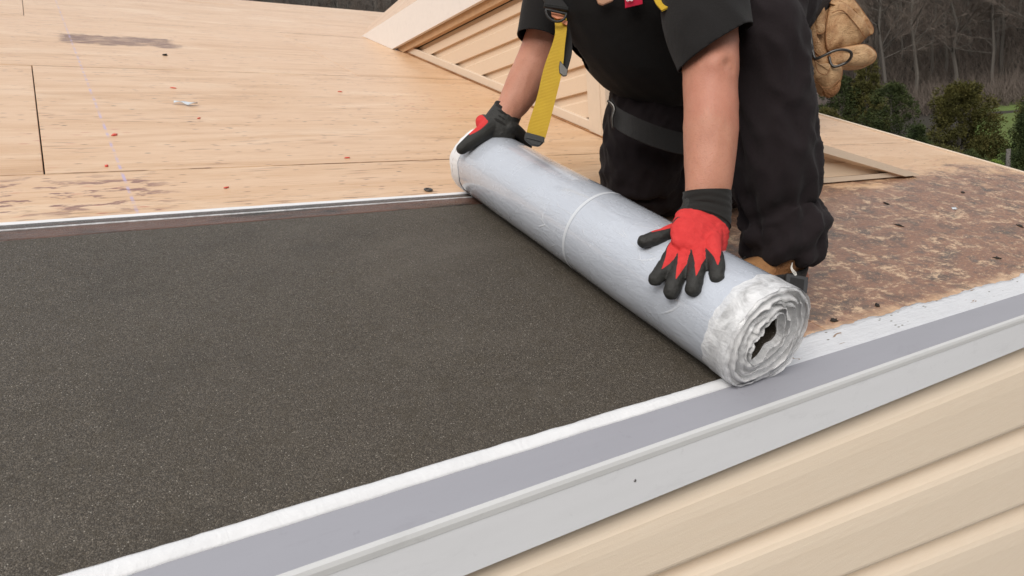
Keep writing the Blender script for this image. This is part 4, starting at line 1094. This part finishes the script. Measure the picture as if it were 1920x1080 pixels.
bt2 = link_mesh('boot', me, M['boot_leather'], person, BOOTR)
# hair and eyes (above the frame)
bm = bmesh.new(); ball(bm, hc+Vector((.014, 0, .022)), (.092, .081, .105), Matrix.Rotation(0.45, 3, 'Y')); bm_obj('hair', bm, M['hair_brown'], person, smooth=True)
for s in (-1, 1):
    bm = bmesh.new(); ball(bm, hc+Vector((-.084, s*.032, .014)), .0115); e = bm_obj('eye', bm, M['eye_white'], person, smooth=True)
    bm = bmesh.new(); ball(bm, hc+Vector((-.0935, s*.032, .012)), .0050); bm_obj('pupil', bm, M['dark_gap'], e, smooth=True)

# ------------------------------------------------------------------ fall harness worn over the clothes
harness = empty('safety_harness', (1.0178, 0.8024, 0.4831))
tag(harness, 'black webbing fall harness with a hanging yellow end strap, worn by the worker', 'harness')
def band(name, pts, width_vecs, thick, mat, parent, m=6, smooth=True):
    """flat webbing through pts with the given half-width vectors"""
    X = catmull([tuple(p)+tuple(w) for p, w in zip(pts, width_vecs)], m)
    bm = bmesh.new(); rings = []
    for i, x in enumerate(X):
        c = Vector(x[:3]); w = Vector(x[3:]); t = Vector(X[min(i+1, len(X)-1)][:3])-Vector(X[max(i-1, 0)][:3]); nn = t.cross(w).normalized()*(thick/2)
        rings.append([bm.verts.new(c-w-nn), bm.verts.new(c+w-nn), bm.verts.new(c+w+nn), bm.verts.new(c-w+nn)])
    for a, b in zip(rings, rings[1:]):
        for k in range(4): bm.faces.new((a[k], a[(k+1) % 4], b[(k+1) % 4], b[k]))
    bm.faces.new(rings[0][::-1]); bm.faces.new(rings[-1])
    return bm_obj(name, bm, mat, parent, smooth=False)
def hv(x0, y0, x1, y1, z=None): return None
# yellow strap: points and half widths read at its own depth
ys = [(0.9214, 0.7685, 0.4690), (0.9130, 0.7429, 0.4385), (0.9018, 0.7267, 0.4088), (0.8815, 0.7063, 0.3608), (0.8586, 0.6838, 0.3059), (0.8356, 0.6644, 0.2562), (0.8283, 0.6584, 0.2370)]
yw_ = [Vector((0.9316, 0.7620, 0.4706))-Vector((0.9214, 0.7685, 0.4690)), Vector((0.9207, 0.7391, 0.4416))-Vector((0.9101, 0.7442, 0.4371)), Vector((0.9116, 0.7193, 0.4085))-Vector((0.9021, 0.7277, 0.4108)), Vector((0.8967, 0.6949, 0.3603))-Vector((0.8815, 0.7063, 0.3608)),
       Vector((0.8735, 0.6720, 0.3045))-Vector((0.8586, 0.6838, 0.3059)), Vector((0.8512, 0.6516, 0.2539))-Vector((0.8356, 0.6644, 0.2562)), Vector((0.8435, 0.6459, 0.2346))-Vector((0.8283, 0.6584, 0.2370))]
band('yellow_strap', ys, yw_, .0035, M['yellow_webbing'], harness)
bm = bmesh.new()
prism(bm, [(0.8085, 0.6678, 0.2424), (0.8397, 0.6423, 0.2379), (0.8366, 0.6393, 0.2289), (0.8273, 0.6407, 0.2198), (0.8149, 0.6497, 0.2198), (0.8046, 0.6619, 0.2276), (0.8045, 0.6653, 0.2332)], FWD*.011)
bmesh.ops.bevel(bm, geom=list(bm.edges), offset=.0016, segments=2, affect='EDGES')
sc_ = bm_obj('strap_end', bm, M['black_rubber'], harness)
bm = bmesh.new(); prism(bm, [(0.8079, 0.6626, 0.2339), (0.8374, 0.6388, 0.2301), (0.8366, 0.6379, 0.2276), (0.8071, 0.6617, 0.2314)], -FWD*.0015); bm_obj('strap_end_rib', bm, M['black_rubber'], sc_)
# grey-black tail with a metal tip beside it
bs = [(0.9347, 0.7676, 0.4491), (0.9318, 0.7429, 0.4153), (0.9226, 0.7219, 0.3916), (0.9041, 0.7018, 0.3624)]
bw_ = [Vector((0.9440, 0.7616, 0.4506))-Vector((0.9347, 0.7676, 0.4491)), Vector((0.9412, 0.7369, 0.4168))-Vector((0.9318, 0.7429, 0.4153)), Vector((0.9307, 0.7156, 0.3910))-Vector((0.9226, 0.7219, 0.3916)), Vector((0.9111, 0.6961, 0.3616))-Vector((0.9041, 0.7018, 0.3624))]
band('strap_tail', bs, bw_, .003, M['black_webbing'], harness)
bm = bmesh.new(); prism(bm, [(0.8927, 0.7025, 0.3799), (0.9038, 0.6853, 0.3645), (0.9006, 0.6818, 0.3545), (0.8948, 0.6843, 0.3517), (0.8884, 0.6918, 0.3564), (0.8892, 0.6980, 0.3679)], FWD*.006)
bmesh.ops.bevel(bm, geom=list(bm.edges), offset=.001, segments=1, affect='EDGES'); bm_obj('strap_tip', bm, M['dark_steel'], harness)
# adjuster buckle: loop, orange tape and keeper
bm = bmesh.new(); ring = []
for k in range(25):
    a = math.pi*k/24; ring.append(Vector((0.8995, 0.7494, 0.4677)) + (Vector((0.9163, 0.7365, 0.4665))-Vector((0.8995, 0.7494, 0.4677)))*math.cos(a)*1.0 + (Vector((0.8951, 0.7421, 0.4498))-Vector((0.8995, 0.7494, 0.4677)))*math.sin(a))
tube(bm, ring, [.0026]*25, 10, 1); tube(bm, [ring[0], ring[-1]], [.0026]*2, 10, 4)
bk = bm_obj('buckle', bm, M['black_rubber'], harness, smooth=True)
bm = bmesh.new(); prism(bm, [(0.8953, 0.7627, 0.4687), (0.9184, 0.7418, 0.4619), (0.9160, 0.7410, 0.4577), (0.9039, 0.7482, 0.4548), (0.8955, 0.7564, 0.4582)], FWD*.004); bm_obj('orange_tape', bm, M['orange_tape'], bk)
bm = bmesh.new(); prism(bm, [(0.9113, 0.7435, 0.4559), (0.9207, 0.7347, 0.4527), (0.9187, 0.7320, 0.4456), (0.9110, 0.7391, 0.4483)], FWD*.003); bm_obj('orange_tape', bm, M['orange_tape'], bk)
band('chest_strap', [(0.9096, 0.8234, 0.5241), (0.9135, 0.7740, 0.4801), (0.9122, 0.7616, 0.4691)], [Vector((0.9478, 0.8019, 0.5350))-Vector((0.9246, 0.8138, 0.5264))]+[Vector((0.9320, 0.7622, 0.4831))-Vector((0.9139, 0.7755, 0.4831))]*2, .004, M['black_webbing'], harness)
bm = bmesh.new(); box(bm, (-.026, -.004, -.004), (.026, .004, .004), .0015)
for v in bm.verts: v.co = Vector((0.9052, 0.7593, 0.4751)) + (Vector((0.9222, 0.7467, 0.4749))-Vector((0.9052, 0.7593, 0.4751))).normalized()*v.co.x + Vector((0, 0, 1))*v.co.z + FWD*v.co.y
bm_obj('keeper', bm, M['black_rubber'], harness)
# leather tab, stitched label and gold-flecked webbing at the chest
LBL = 1.405
bm = bmesh.new(); prism(bm, [(0.9320, 0.6722, 0.5096), (0.9372, 0.6664, 0.4970), (0.9424, 0.6589, 0.4954), (0.9511, 0.6397, 0.5062), (0.9507, 0.6371, 0.5152)], FWD*.006); bmesh.ops.bevel(bm, geom=list(bm.edges), offset=.0012, segments=1, affect='EDGES'); bm_obj('leather_tab', bm, M['peach_leather'], harness)
bm = bmesh.new(); prism(bm, [(0.9594, 0.6234, 0.5308), (0.9659, 0.6179, 0.4970), (0.9891, 0.5969, 0.5087), (0.9803, 0.6009, 0.5370)], FWD*.003); lb = bm_obj('red_label', bm, M['red_label'], harness)
bm = bmesh.new()
for x0 in (1177.5, 1184):
    arc = [Vector((0.9642, 0.6136, 0.5142)) + (Vector((0.9669, 0.6121, 0.5149))-Vector((0.9642, 0.6136, 0.5142)))*((x0-1177.5)/3 + 1.05*math.cos(a)) + (Vector((0.9636, 0.6116, 0.5101))-Vector((0.9642, 0.6136, 0.5142)))*1.15*math.sin(a) for a in [2*math.pi*k/16 for k in range(17)]]
    tube(bm, arc, [.0011]*17, 8, 1)
bm_obj('letter', bm, M['white_thread'], lb, smooth=True)
band('fleck_webbing', [(0.9713, 0.5528, 0.5374), (0.9628, 0.5239, 0.5198), (0.9436, 0.4844, 0.5105)], [Vector((1.0510, 0.6194, 0.5397))-Vector((1.0434, 0.6221, 0.5348))]*3, .003, M['yellow_webbing'], harness)
# strap round the far thigh with its buckle
def thigh_ring(c, r, axis, up, a0, a1, n, wv): pass
tc_ = [(1.0472, 0.6905, 0.2837), (1.0471, 0.6659, 0.2698), (1.0735, 0.6346, 0.2565), (1.1333, 0.6152, 0.2396), (1.2197, 0.6116, 0.2243), (1.3098, 0.6536, 0.2211)]
wv_ = [(Vector((1.0439, 0.6553, 0.2478))-Vector((1.0471, 0.6659, 0.2698)))]*6
thigh_band = band('thigh_strap', tc_, wv_, .004, M['black_webbing'], harness)
bm = bmesh.new(); tube(bm, [(1.0231, 0.6788, 0.3037), (1.0262, 0.6685, 0.2993), (1.0271, 0.6595, 0.2899), (1.0222, 0.6555, 0.2724), (1.0221, 0.6484, 0.2557)], [.0035, .0042, .004, .0034, .003], 10, 5)
bm_obj('thigh_buckle', bm, M['dark_steel'], harness, smooth=True)

# ------------------------------------------------------------------ leather tool pouch on the hip
pouch = empty('tool_pouch', (1.4732, 0.4890, 0.4700))
tag(pouch, 'worn tan leather tool pouch with a steel hammer loop, hanging from the hip', 'tool pouch')
DENT = 0
def pillow(name, outline, depth, mat, parent, bulge, thick, seed=0.0, rings=9, crumple=.0024, sub=4, welt=0.0013):
    """leather piece: smooth outline at its depth, domed towards the front, real thickness behind"""
    n0 = len(outline); P = [Vector(p) for p in outline]
    L = catmull([tuple(p) for p in P+[P[0]]], sub)[:-1]; L = [Vector(p) for p in L]; n = len(L); c = sum(L, Vector())/n
    bm = bmesh.new(); fr = []
    for j in range(rings):
        s = 1-j/rings; off = bulge*(1-s**7)*(0.62+0.38*(1-s*s))
        fr.append([bm.verts.new(c+(p-c)*s-FWD*(off-0.010*DENT*math.exp(-((s-.25)/.3)**2)*0+crumple*(1-2.2*abs(mnoise.noise((c+(p-c)*s)*26+Vector((seed*3, 1, 0)))))*(.9 if j else .3)+crumple*mnoise.noise((c+(p-c)*s)*38+Vector((seed, 0, 0)))*(1 if j else .3)+crumple*.5*mnoise.noise((c+(p-c)*s)*95))) for p in L])
    cv = bm.verts.new(c-FWD*bulge); back = [bm.verts.new(p+FWD*thick) for p in L]; cb = bm.verts.new(c+FWD*thick)
    for a, b in zip(fr, fr[1:]):
        for k in range(n): bm.faces.new((a[k], a[(k+1) % n], b[(k+1) % n], b[k]))
    for k in range(n):
        bm.faces.new((fr[-1][k], fr[-1][(k+1) % n], cv)); bm.faces.new((fr[0][(k+1) % n], fr[0][k], back[k], back[(k+1) % n])); bm.faces.new((back[(k+1) % n], back[k], cb))
    bmesh.ops.recalc_face_normals(bm, faces=bm.faces)
    o = bm_obj(name, bm, mat, parent, smooth=True); o.data.set_sharp_from_angle(angle=math.radians(38))
    if welt:
        b2 = bmesh.new(); tube(b2, L+[L[0]], [welt]*(n+1), 8, 1, FWD, (False, False)); bm_obj('welt', b2, M['boot_leather'], o, smooth=True)
    return o
LEA = M['tan_leather']
pillow('back_panel', [(1.4286, 0.5973, 0.5749), (1.4856, 0.5622, 0.5861), (1.4828, 0.5260, 0.5213), (1.4758, 0.4876, 0.4476), (1.4631, 0.4773, 0.4145), (1.4430, 0.4931, 0.4165), (1.4372, 0.5244, 0.4622), (1.4331, 0.5577, 0.5134)], 1.53, LEA, pouch, .012, .012, 1)
pk = pillow('large_pocket', [(1.4812, 0.5302, 0.5496), (1.5018, 0.5243, 0.5653), (1.5542, 0.4993, 0.5414), (1.5779, 0.4795, 0.5140), (1.5606, 0.4782, 0.4903), (1.5306, 0.4773, 0.4750), (1.4841, 0.4784, 0.4656), (1.4554, 0.4867, 0.4673), (1.4582, 0.5072, 0.5056)], 1.5, LEA, pouch, .017, .03, 2)
pillow('pocket_rim', [(1.4805, 0.5329, 0.5581), (1.5083, 0.5364, 0.5821), (1.5305, 0.5262, 0.5808), (1.5696, 0.4971, 0.5451), (1.5910, 0.4812, 0.5215), (1.5810, 0.4764, 0.5078), (1.5529, 0.4952, 0.5328), (1.5227, 0.5165, 0.5546), (1.4887, 0.5214, 0.5557)], 1.5, LEA, pk, .007, .012, 3)
pillow('side_pocket', [(1.4529, 0.4760, 0.4577), (1.4682, 0.4723, 0.4703), (1.5233, 0.4720, 0.4801), (1.5657, 0.4712, 0.4848), (1.5906, 0.4622, 0.4771), (1.5936, 0.4522, 0.4639), (1.5773, 0.4483, 0.4487), (1.5391, 0.4504, 0.4398), (1.4936, 0.4553, 0.4382), (1.4560, 0.4631, 0.4398)], 1.5, LEA, pouch, .014, .025, 4)
pillow('lower_pocket', [(1.4079, 0.4937, 0.4435), (1.4152, 0.4768, 0.4357), (1.4456, 0.4648, 0.4414), (1.4749, 0.4548, 0.4376), (1.4712, 0.4427, 0.4124), (1.4629, 0.4450, 0.3945), (1.4474, 0.4482, 0.3807), (1.4294, 0.4633, 0.3956), (1.4112, 0.4772, 0.4082)], 1.5, LEA, pouch, .015, .03, 5)
pillow('pocket_tip', [(1.4396, 0.4532, 0.3864), (1.4536, 0.4455, 0.3907), (1.4706, 0.4431, 0.4077), (1.4677, 0.4377, 0.3881), (1.4571, 0.4415, 0.3742), (1.4449, 0.4492, 0.3770)], 1.5, M['boot_leather'], pouch, .006, .012, 6)
pillow('flap', [(1.4331, 0.5340, 0.5431), (1.4510, 0.5239, 0.5480), (1.4437, 0.5013, 0.5055), (1.4366, 0.5011, 0.4963), (1.4272, 0.5083, 0.4968), (1.4294, 0.5220, 0.5181)], 1.5, LEA, pouch, .006, .005, 7)
pillow('welt_strip', [(1.4190, 0.5780, 0.5652), (1.4183, 0.5535, 0.5461), (1.4167, 0.5301, 0.5161), (1.4164, 0.5062, 0.4754), (1.4095, 0.4914, 0.4417), (1.4100, 0.5075, 0.4580), (1.4170, 0.5335, 0.4990), (1.4182, 0.5602, 0.5342)], 1.5, LEA, pouch, .007, .006, 8)
pillow('leather_strip', [(1.4250, 0.5380, 0.5398), (1.4246, 0.5225, 0.5177), (1.4250, 0.4987, 0.4826), (1.4319, 0.4769, 0.4588), (1.4261, 0.4770, 0.4518), (1.4166, 0.4939, 0.4640), (1.4163, 0.5213, 0.5008)], 1.5, LEA, pouch, .006, .006, 9)
bm = bmesh.new(); tube(bm, [(1.4065, 0.5106, 0.4984), (1.3985, 0.4890, 0.4706), (1.3936, 0.4728, 0.4511), (1.3940, 0.4653, 0.4480), (1.4006, 0.4546, 0.4568), (1.4112, 0.4439, 0.4679), (1.4257, 0.4326, 0.4738), (1.4413, 0.4241, 0.4717), (1.4518, 0.4246, 0.4623), (1.4543, 0.4326, 0.4488), (1.4397, 0.4458, 0.4368), (1.4376, 0.4563, 0.4404), (1.4414, 0.4673, 0.4520)], [.0042, .0036, .003, .003, .0028, .0028, .0028, .003, .003, .003, .003, .003, .003], 10, 5)
bm_obj('hammer_loop', bm, M['dark_steel'], pouch, smooth=True)
bm = bmesh.new(); ball(bm, (1.4213, 0.5265, 0.5344), (.0042, .0042, .0042)); bm_obj('rivet', bm, M['dark_steel'], pouch, smooth=True)
for pts in ([(1.4640, 0.5095, 0.5399), (1.4861, 0.5004, 0.5472), (1.5149, 0.4803, 0.5255), (1.5457, 0.4650, 0.5006)], [(1.4163, 0.4461, 0.3920), (1.4291, 0.4361, 0.3956), (1.4485, 0.4315, 0.4118)], [(1.3975, 0.4718, 0.4448), (1.3989, 0.4554, 0.4234), (1.4143, 0.4445, 0.4194), (1.4248, 0.4474, 0.4326)]):
    bm = bmesh.new(); tube(bm, pts, [.0011]*len(pts), 8, 6); bm_obj('stitch_line', bm, M['boot_leather'], pouch, smooth=True)
band('tool_belt', [(1.1802, 0.5239, 0.5382), (1.1896, 0.4827, 0.5496), (1.2520, 0.4825, 0.5570), (1.3773, 0.5313, 0.5624), (1.5084, 0.5814, 0.5772)], [Vector((1.1896, 0.4827, 0.5496))-Vector((1.1884, 0.4789, 0.5417))]*3+[Vector((1.3791, 0.5372, 0.5746))-Vector((1.3764, 0.5284, 0.5563))]*2, .005, LEA, pouch)

# ------------------------------------------------------------------ wood and shrubs on the hillside
def limb(V, F, a, b, ra, rb, n=3):
    d = (b-a).normalized(); s = d.cross(Vector((0.3, 0.2, 1) if abs(d.z) < .9 else (1, 0, 0))).normalized(); t = d.cross(s); o = len(V)
    for c, r in ((a, ra), (b, rb)):
        for k in range(n):
            q = 2*math.pi*k/n; V.append(c+s*(r*math.cos(q))+t*(r*math.sin(q)))
    for k in range(n): F.append((o+k, o+(k+1) % n, o+n+(k+1) % n, o+n+k))
def bare_tree_mesh(seed, H, twigs=13):
    rng = random.Random(seed); TV, TF, CV, CF = [], [], [], []
    pts = [Vector((0, 0, -0.6))]; lean = Vector((rng.uniform(-.06, .06), rng.uniform(-.06, .06), 0))
    for i in range(1, 9): pts.append(Vector((0, 0, H*i/8))+lean*(H*i/8)+Vector((rng.uniform(-1, 1), rng.uniform(-1, 1), 0))*.012*H)
    r0 = H*.0105
    for i in range(8): limb(TV, TF, pts[i], pts[i+1], r0*(1-i/8.6), r0*(1-(i+1)/8.6), 6)
    def at(t):
        x = t*8; i = min(7, int(x)); return pts[i].lerp(pts[i+1], x-i)
    for k in range(22):
        t = rng.uniform(.22, .98); a = at(t); az = rng.uniform(0, 2*math.pi); el = rng.uniform(.15, 1.0)
        L = H*rng.uniform(.12, .26)*(1.25-t*.75); d = Vector((math.cos(az)*math.cos(el), math.sin(az)*math.cos(el), math.sin(el)))
        m = a+d*L*.5+Vector((0, 0, rng.uniform(-.02, .05)*L)); b = a+d*L+Vector((0, 0, rng.uniform(0, .2)*L))
        limb(TV, TF, a, m, r0*.30*(1.1-t*.7), r0*.2*(1.1-t*.7), 4); limb(TV, TF, m, b, r0*.2*(1.1-t*.7), r0*.08, 3)
        for q in range(6):
            s = rng.uniform(.25, 1); p = a.lerp(m, s*2) if s < .5 else m.lerp(b, s*2-1)
            dd = (d+Vector((rng.uniform(-1, 1), rng.uniform(-1, 1), rng.uniform(-.5, 1)))*.9).normalized(); l2 = L*rng.uniform(.25, .6); e = p+dd*l2
            limb(CV, CF, p, e, r0*.085, r0*.035)
            for z in range(twigs):
                p2 = p.lerp(e, rng.uniform(.15, 1)); d3 = (dd+Vector((rng.uniform(-1, 1), rng.uniform(-1, 1), rng.uniform(-.6, 1.0)))).normalized(); e2 = p2+d3*l2*rng.uniform(.35, .85)
                limb(CV, CF, p2, e2, r0*.060, r0*.026)
    return (TV, TF), (CV, CF)
protos = []
for s in range(7):
    H = [13, 15, 12, 16, 14, 11, 17][s]; t, c = bare_tree_mesh(100+s, H)
    mt = bpy.data.meshes.new('trunk'); mt.from_pydata(t[0], [], t[1]); mt.materials.append(M['bark_grey'])
    mc = bpy.data.meshes.new('crown'); mc.from_pydata(c[0], [], c[1]); mc.materials.append(M['twig_grey'])
    protos.append((mt, mc))
def place_tree(name, meshes, p, rz, sc, label, cat, group):
    mt, mc = meshes
    T = Matrix.Translation(p) @ Matrix.Rotation(rz, 4, 'Z') @ Matrix.Diagonal((sc, sc, sc*random.uniform(.92, 1.1), 1))
    e = bpy.data.objects.new(name, None); COL.objects.link(e); setm(e, T); tag(e, label, cat, group)
    for nm, me in (('trunk', mt), ('crown', mc)):
        o = bpy.data.objects.new(nm, me); COL.objects.link(o); setm(o, T, e)
    return e
rng = random.Random(11)
TREE_L = 'tall bare grey-brown tree standing in the leafless wood on the hillside'
cnt = 0
for r in (69, 74, 79, 85, 91, 98, 106, 115, 125, 136):
    az = math.radians(53.5); step = 2.5/r if r < 90 else 3.3/r
    while az < math.radians(79):
        p = terrain_at(r+rng.uniform(-2, 2), az+rng.uniform(-.4, .4)*step)
        place_tree('bare_tree', protos[rng.randrange(7)], p, rng.uniform(0, 6.28), rng.uniform(.85, 1.25), TREE_L, 'tree', 'bare trees of the hillside wood'); cnt += 1
        az += step*rng.uniform(.8, 1.2)
for r in (95, 104, 114):
    az = math.radians(10); step = 3.4/r
    while az < math.radians(30):
        p = terrain_at(r+rng.uniform(-2, 2), az)
        place_tree('bare_tree', protos[rng.randrange(7)], p, rng.uniform(0, 6.28), rng.uniform(1.0, 1.3), 'bare grey-brown tree of the wood seen over the roof ridge', 'tree', 'bare trees beyond the roof ridge'); cnt += 1
        az += step*rng.uniform(.8, 1.2)
print('trees', cnt)
# undergrowth and brush under the trees
V, F = [], []
for i in range(19000):
    r = 62+78*rng.random()**1.2; a = math.radians(rng.uniform(53, 79)); p = terrain_at(r, a)
    for k in range(4):
        d = Vector((rng.gauss(0, .5), rng.gauss(0, .5), rng.uniform(.4, 1.3))).normalized(); l = rng.uniform(.6, 2.6); e = p+d*l; m = p.lerp(e, .5)+Vector((rng.gauss(0, .15), rng.gauss(0, .15), 0)); w = Vector((rng.uniform(-1, 1), rng.uniform(-1, 1), 0)).normalized()*.018
        o = len(V); V += [p-w, p+w, m+w*.8, m-w*.8, e]; F += [(o, o+1, o+2, o+3), (o+3, o+2, o+4)]
me = bpy.data.meshes.new('undergrowth'); me.from_pydata(V, [], F); me.materials.append(M['twig_grey']); o = bpy.data.objects.new('undergrowth', me); COL.objects.link(o); setm(o, ID); tag(o, kind='stuff')

def evergreen_meshes(seed, H, W, shape, n=24000):
    rng = random.Random(seed); V, F = [], []
    # clumps through the volume, then small leaf sprays in every clump
    clumps = []
    for i in range(130):
        t = rng.random()**0.85; ang = rng.uniform(0, 6.28)
        prof = {'cone': (1-t)**.75+.08, 'round': math.sqrt(max(.02, 1-(1.7*t-.7)**2)), 'column': min(1, 3*(1-t))**.6*.9+.1}[shape]
        rr = W*.5*prof*rng.uniform(.35, 1.0); clumps.append((Vector((rr*math.cos(ang), rr*math.sin(ang), H*(.04+.93*t))), W*rng.uniform(.06, .17)*(1.15-.55*t)))
    for i in range(n):
        c, s = clumps[rng.randrange(len(clumps))]
        d = Vector((rng.gauss(0, 1), rng.gauss(0, 1), rng.gauss(0, .8))).normalized()
        p = c+d*s*rng.uniform(.45, 1.15)
        out = (Vector((p.x, p.y, 0))*.5+d+Vector((0, 0, rng.uniform(-.2, .5)))).normalized(); l = rng.uniform(.06, .15)*(H/6.5)**.5; side = out.cross(Vector((rng.uniform(-1, 1), rng.uniform(-1, 1), rng.uniform(-1, 1)))).normalized()*l*.30
        o = len(V); V += [p, p+out*l*.45+side, p+out*l, p+out*l*.45-side]; F.append((o, o+1, o+2, o+3))
    mc = bpy.data.meshes.new('crown'); mc.from_pydata(V, [], F)
    TV, TF = [], []; limb(TV, TF, Vector((0, 0, -.5)), Vector((0, 0, H*.5)), H*.022, H*.015, 7); limb(TV, TF, Vector((0, 0, H*.5)), Vector((.05, 0, H*.93)), H*.015, H*.004, 6)
    for i in range(14):
        a = rng.uniform(0, 6.28); z = H*rng.uniform(.12, .8); limb(TV, TF, Vector((0, 0, z)), Vector((W*.35*math.cos(a)*(1-z/H*.7), W*.35*math.sin(a)*(1-z/H*.7), z+H*.05)), H*.006, H*.002, 4)
    mt = bpy.data.meshes.new('trunk'); mt.from_pydata(TV, [], TF); mt.materials.append(M['bark_grey'])
    return mt, mc
def evergreen(px_az, r, H, W, shape, mat, seed, label, dz=0.0, name='evergreen_tree', cat='tree', n=24000):
    mt, mc = evergreen_meshes(seed, H, W, shape, n); mc.materials.append(M[mat])
    p = terrain_at(r, math.radians(px_az)); p.z += dz
    return place_tree(name, (mt, mc), p, seed*1.3, 1.0, label, cat, 'evergreens at the foot of the wood')
evergreen(65.85, 47, 5.5, 3.9, 'round', 'evergreen_olive', 3, 'big rounded olive-brown evergreen between the dark ones', 0, n=40000)
evergreen(70.07, 44, 4.9, 3.2, 'cone', 'evergreen_dark', 4, 'dark upright evergreen behind the grey pole', 0)
evergreen(63.40, 45, 4.3, 3.0, 'cone', 'evergreen_dark', 5, 'small dark cone-shaped evergreen left of the olive one', 0)
evergreen(61.76, 50, 5.2, 3.6, 'round', 'evergreen_dark', 6, 'dark bushy evergreen in front of the pale trunks', 0)
evergreen(60.17, 54, 6.2, 3.4, 'cone', 'evergreen_olive', 7, 'tall olive evergreen just right of the tool pouch', 0)
evergreen(58.54, 54, 5.2, 3.2, 'round', 'evergreen_dark', 8, 'dark green bush under the tool pouch', 0)
evergreen(64.46, 42, 3.6, 3.0, 'round', 'evergreen_olive', 9, 'low olive bush in front of the small dark cone evergreen', 0)
evergreen(66.52, 41, 3.6, 2.6, 'round', 'evergreen_dark', 10, 'low dark bush in front of the big olive evergreen', 0)
evergreen(61.02, 45, 3.4, 3.2, 'round', 'evergreen_dark', 11, 'low dark bush right behind the roof rake', 0)
evergreen(67.89, 40, 3.2, 1.8, 'round', 'shrub_bright', 12, 'small bright green shrub left of the grey pole', 0, 'bright_shrub', 'shrub', 9000)
evergreen(70.49, 47, 4.8, 3.6, 'round', 'evergreen_olive', 13, 'olive evergreen at the right border beside the dark upright one', 0)
evergreen(57.47, 50, 4.2, 3.0, 'round', 'evergreen_olive', 14, 'low olive bush by the corner post, below the far shed', 0)
evergreen(71.56, 45, 5.0, 4.2, 'cone', 'evergreen_dark', 15, 'dark cone-shaped evergreen farthest right in the row behind the rake', 0)

# grassy stump of a post, far shed
pp = terrain_at(43, math.radians(68.61))
bm = bmesh.new(); bmesh.ops.create_cone(bm, cap_ends=True, segments=10, radius1=.12, radius2=.10, depth=3.6)
for v in bm.verts: v.co.z += 1.1
o = bm_obj('wooden_post', bm, M['weathered_wood'], None, Matrix.Translation(pp), True); tag(o, 'grey weathered pole standing in front of the dark evergreen above the rake', 'pole')
sp = terrain_at(68, math.radians(57.18))
SH = Matrix.Translation(sp) @ Matrix.Rotation(-math.radians(57.18), 4, 'Z')
shed = bpy.data.objects.new('far_shed', None); COL.objects.link(shed); setm(shed, SH); tag(shed, 'brown-grey shed far off below the tool pouch', 'shed')
bm = bmesh.new(); box(bm, (-3.2, -1.5, -1), (.85, 1.5, 2.3)); bm_obj('wall', bm, M['shingle_brown'], shed, SH)
bm = bmesh.new(); prism(bm, [(-3.5, -1.8, 2.305), (.95, -1.8, 2.305), (.95, -1.8, 2.4), (-3.5, -1.8, 2.4)], (0, 1.8, 1.1)); prism(bm, [(-3.5, 1.8, 2.305), (.95, 1.8, 2.305), (.95, 1.8, 2.4), (-3.5, 1.8, 2.4)], (0, -1.795, 1.1)); bm_obj('roof', bm, M['shingle_brown'], shed, SH)
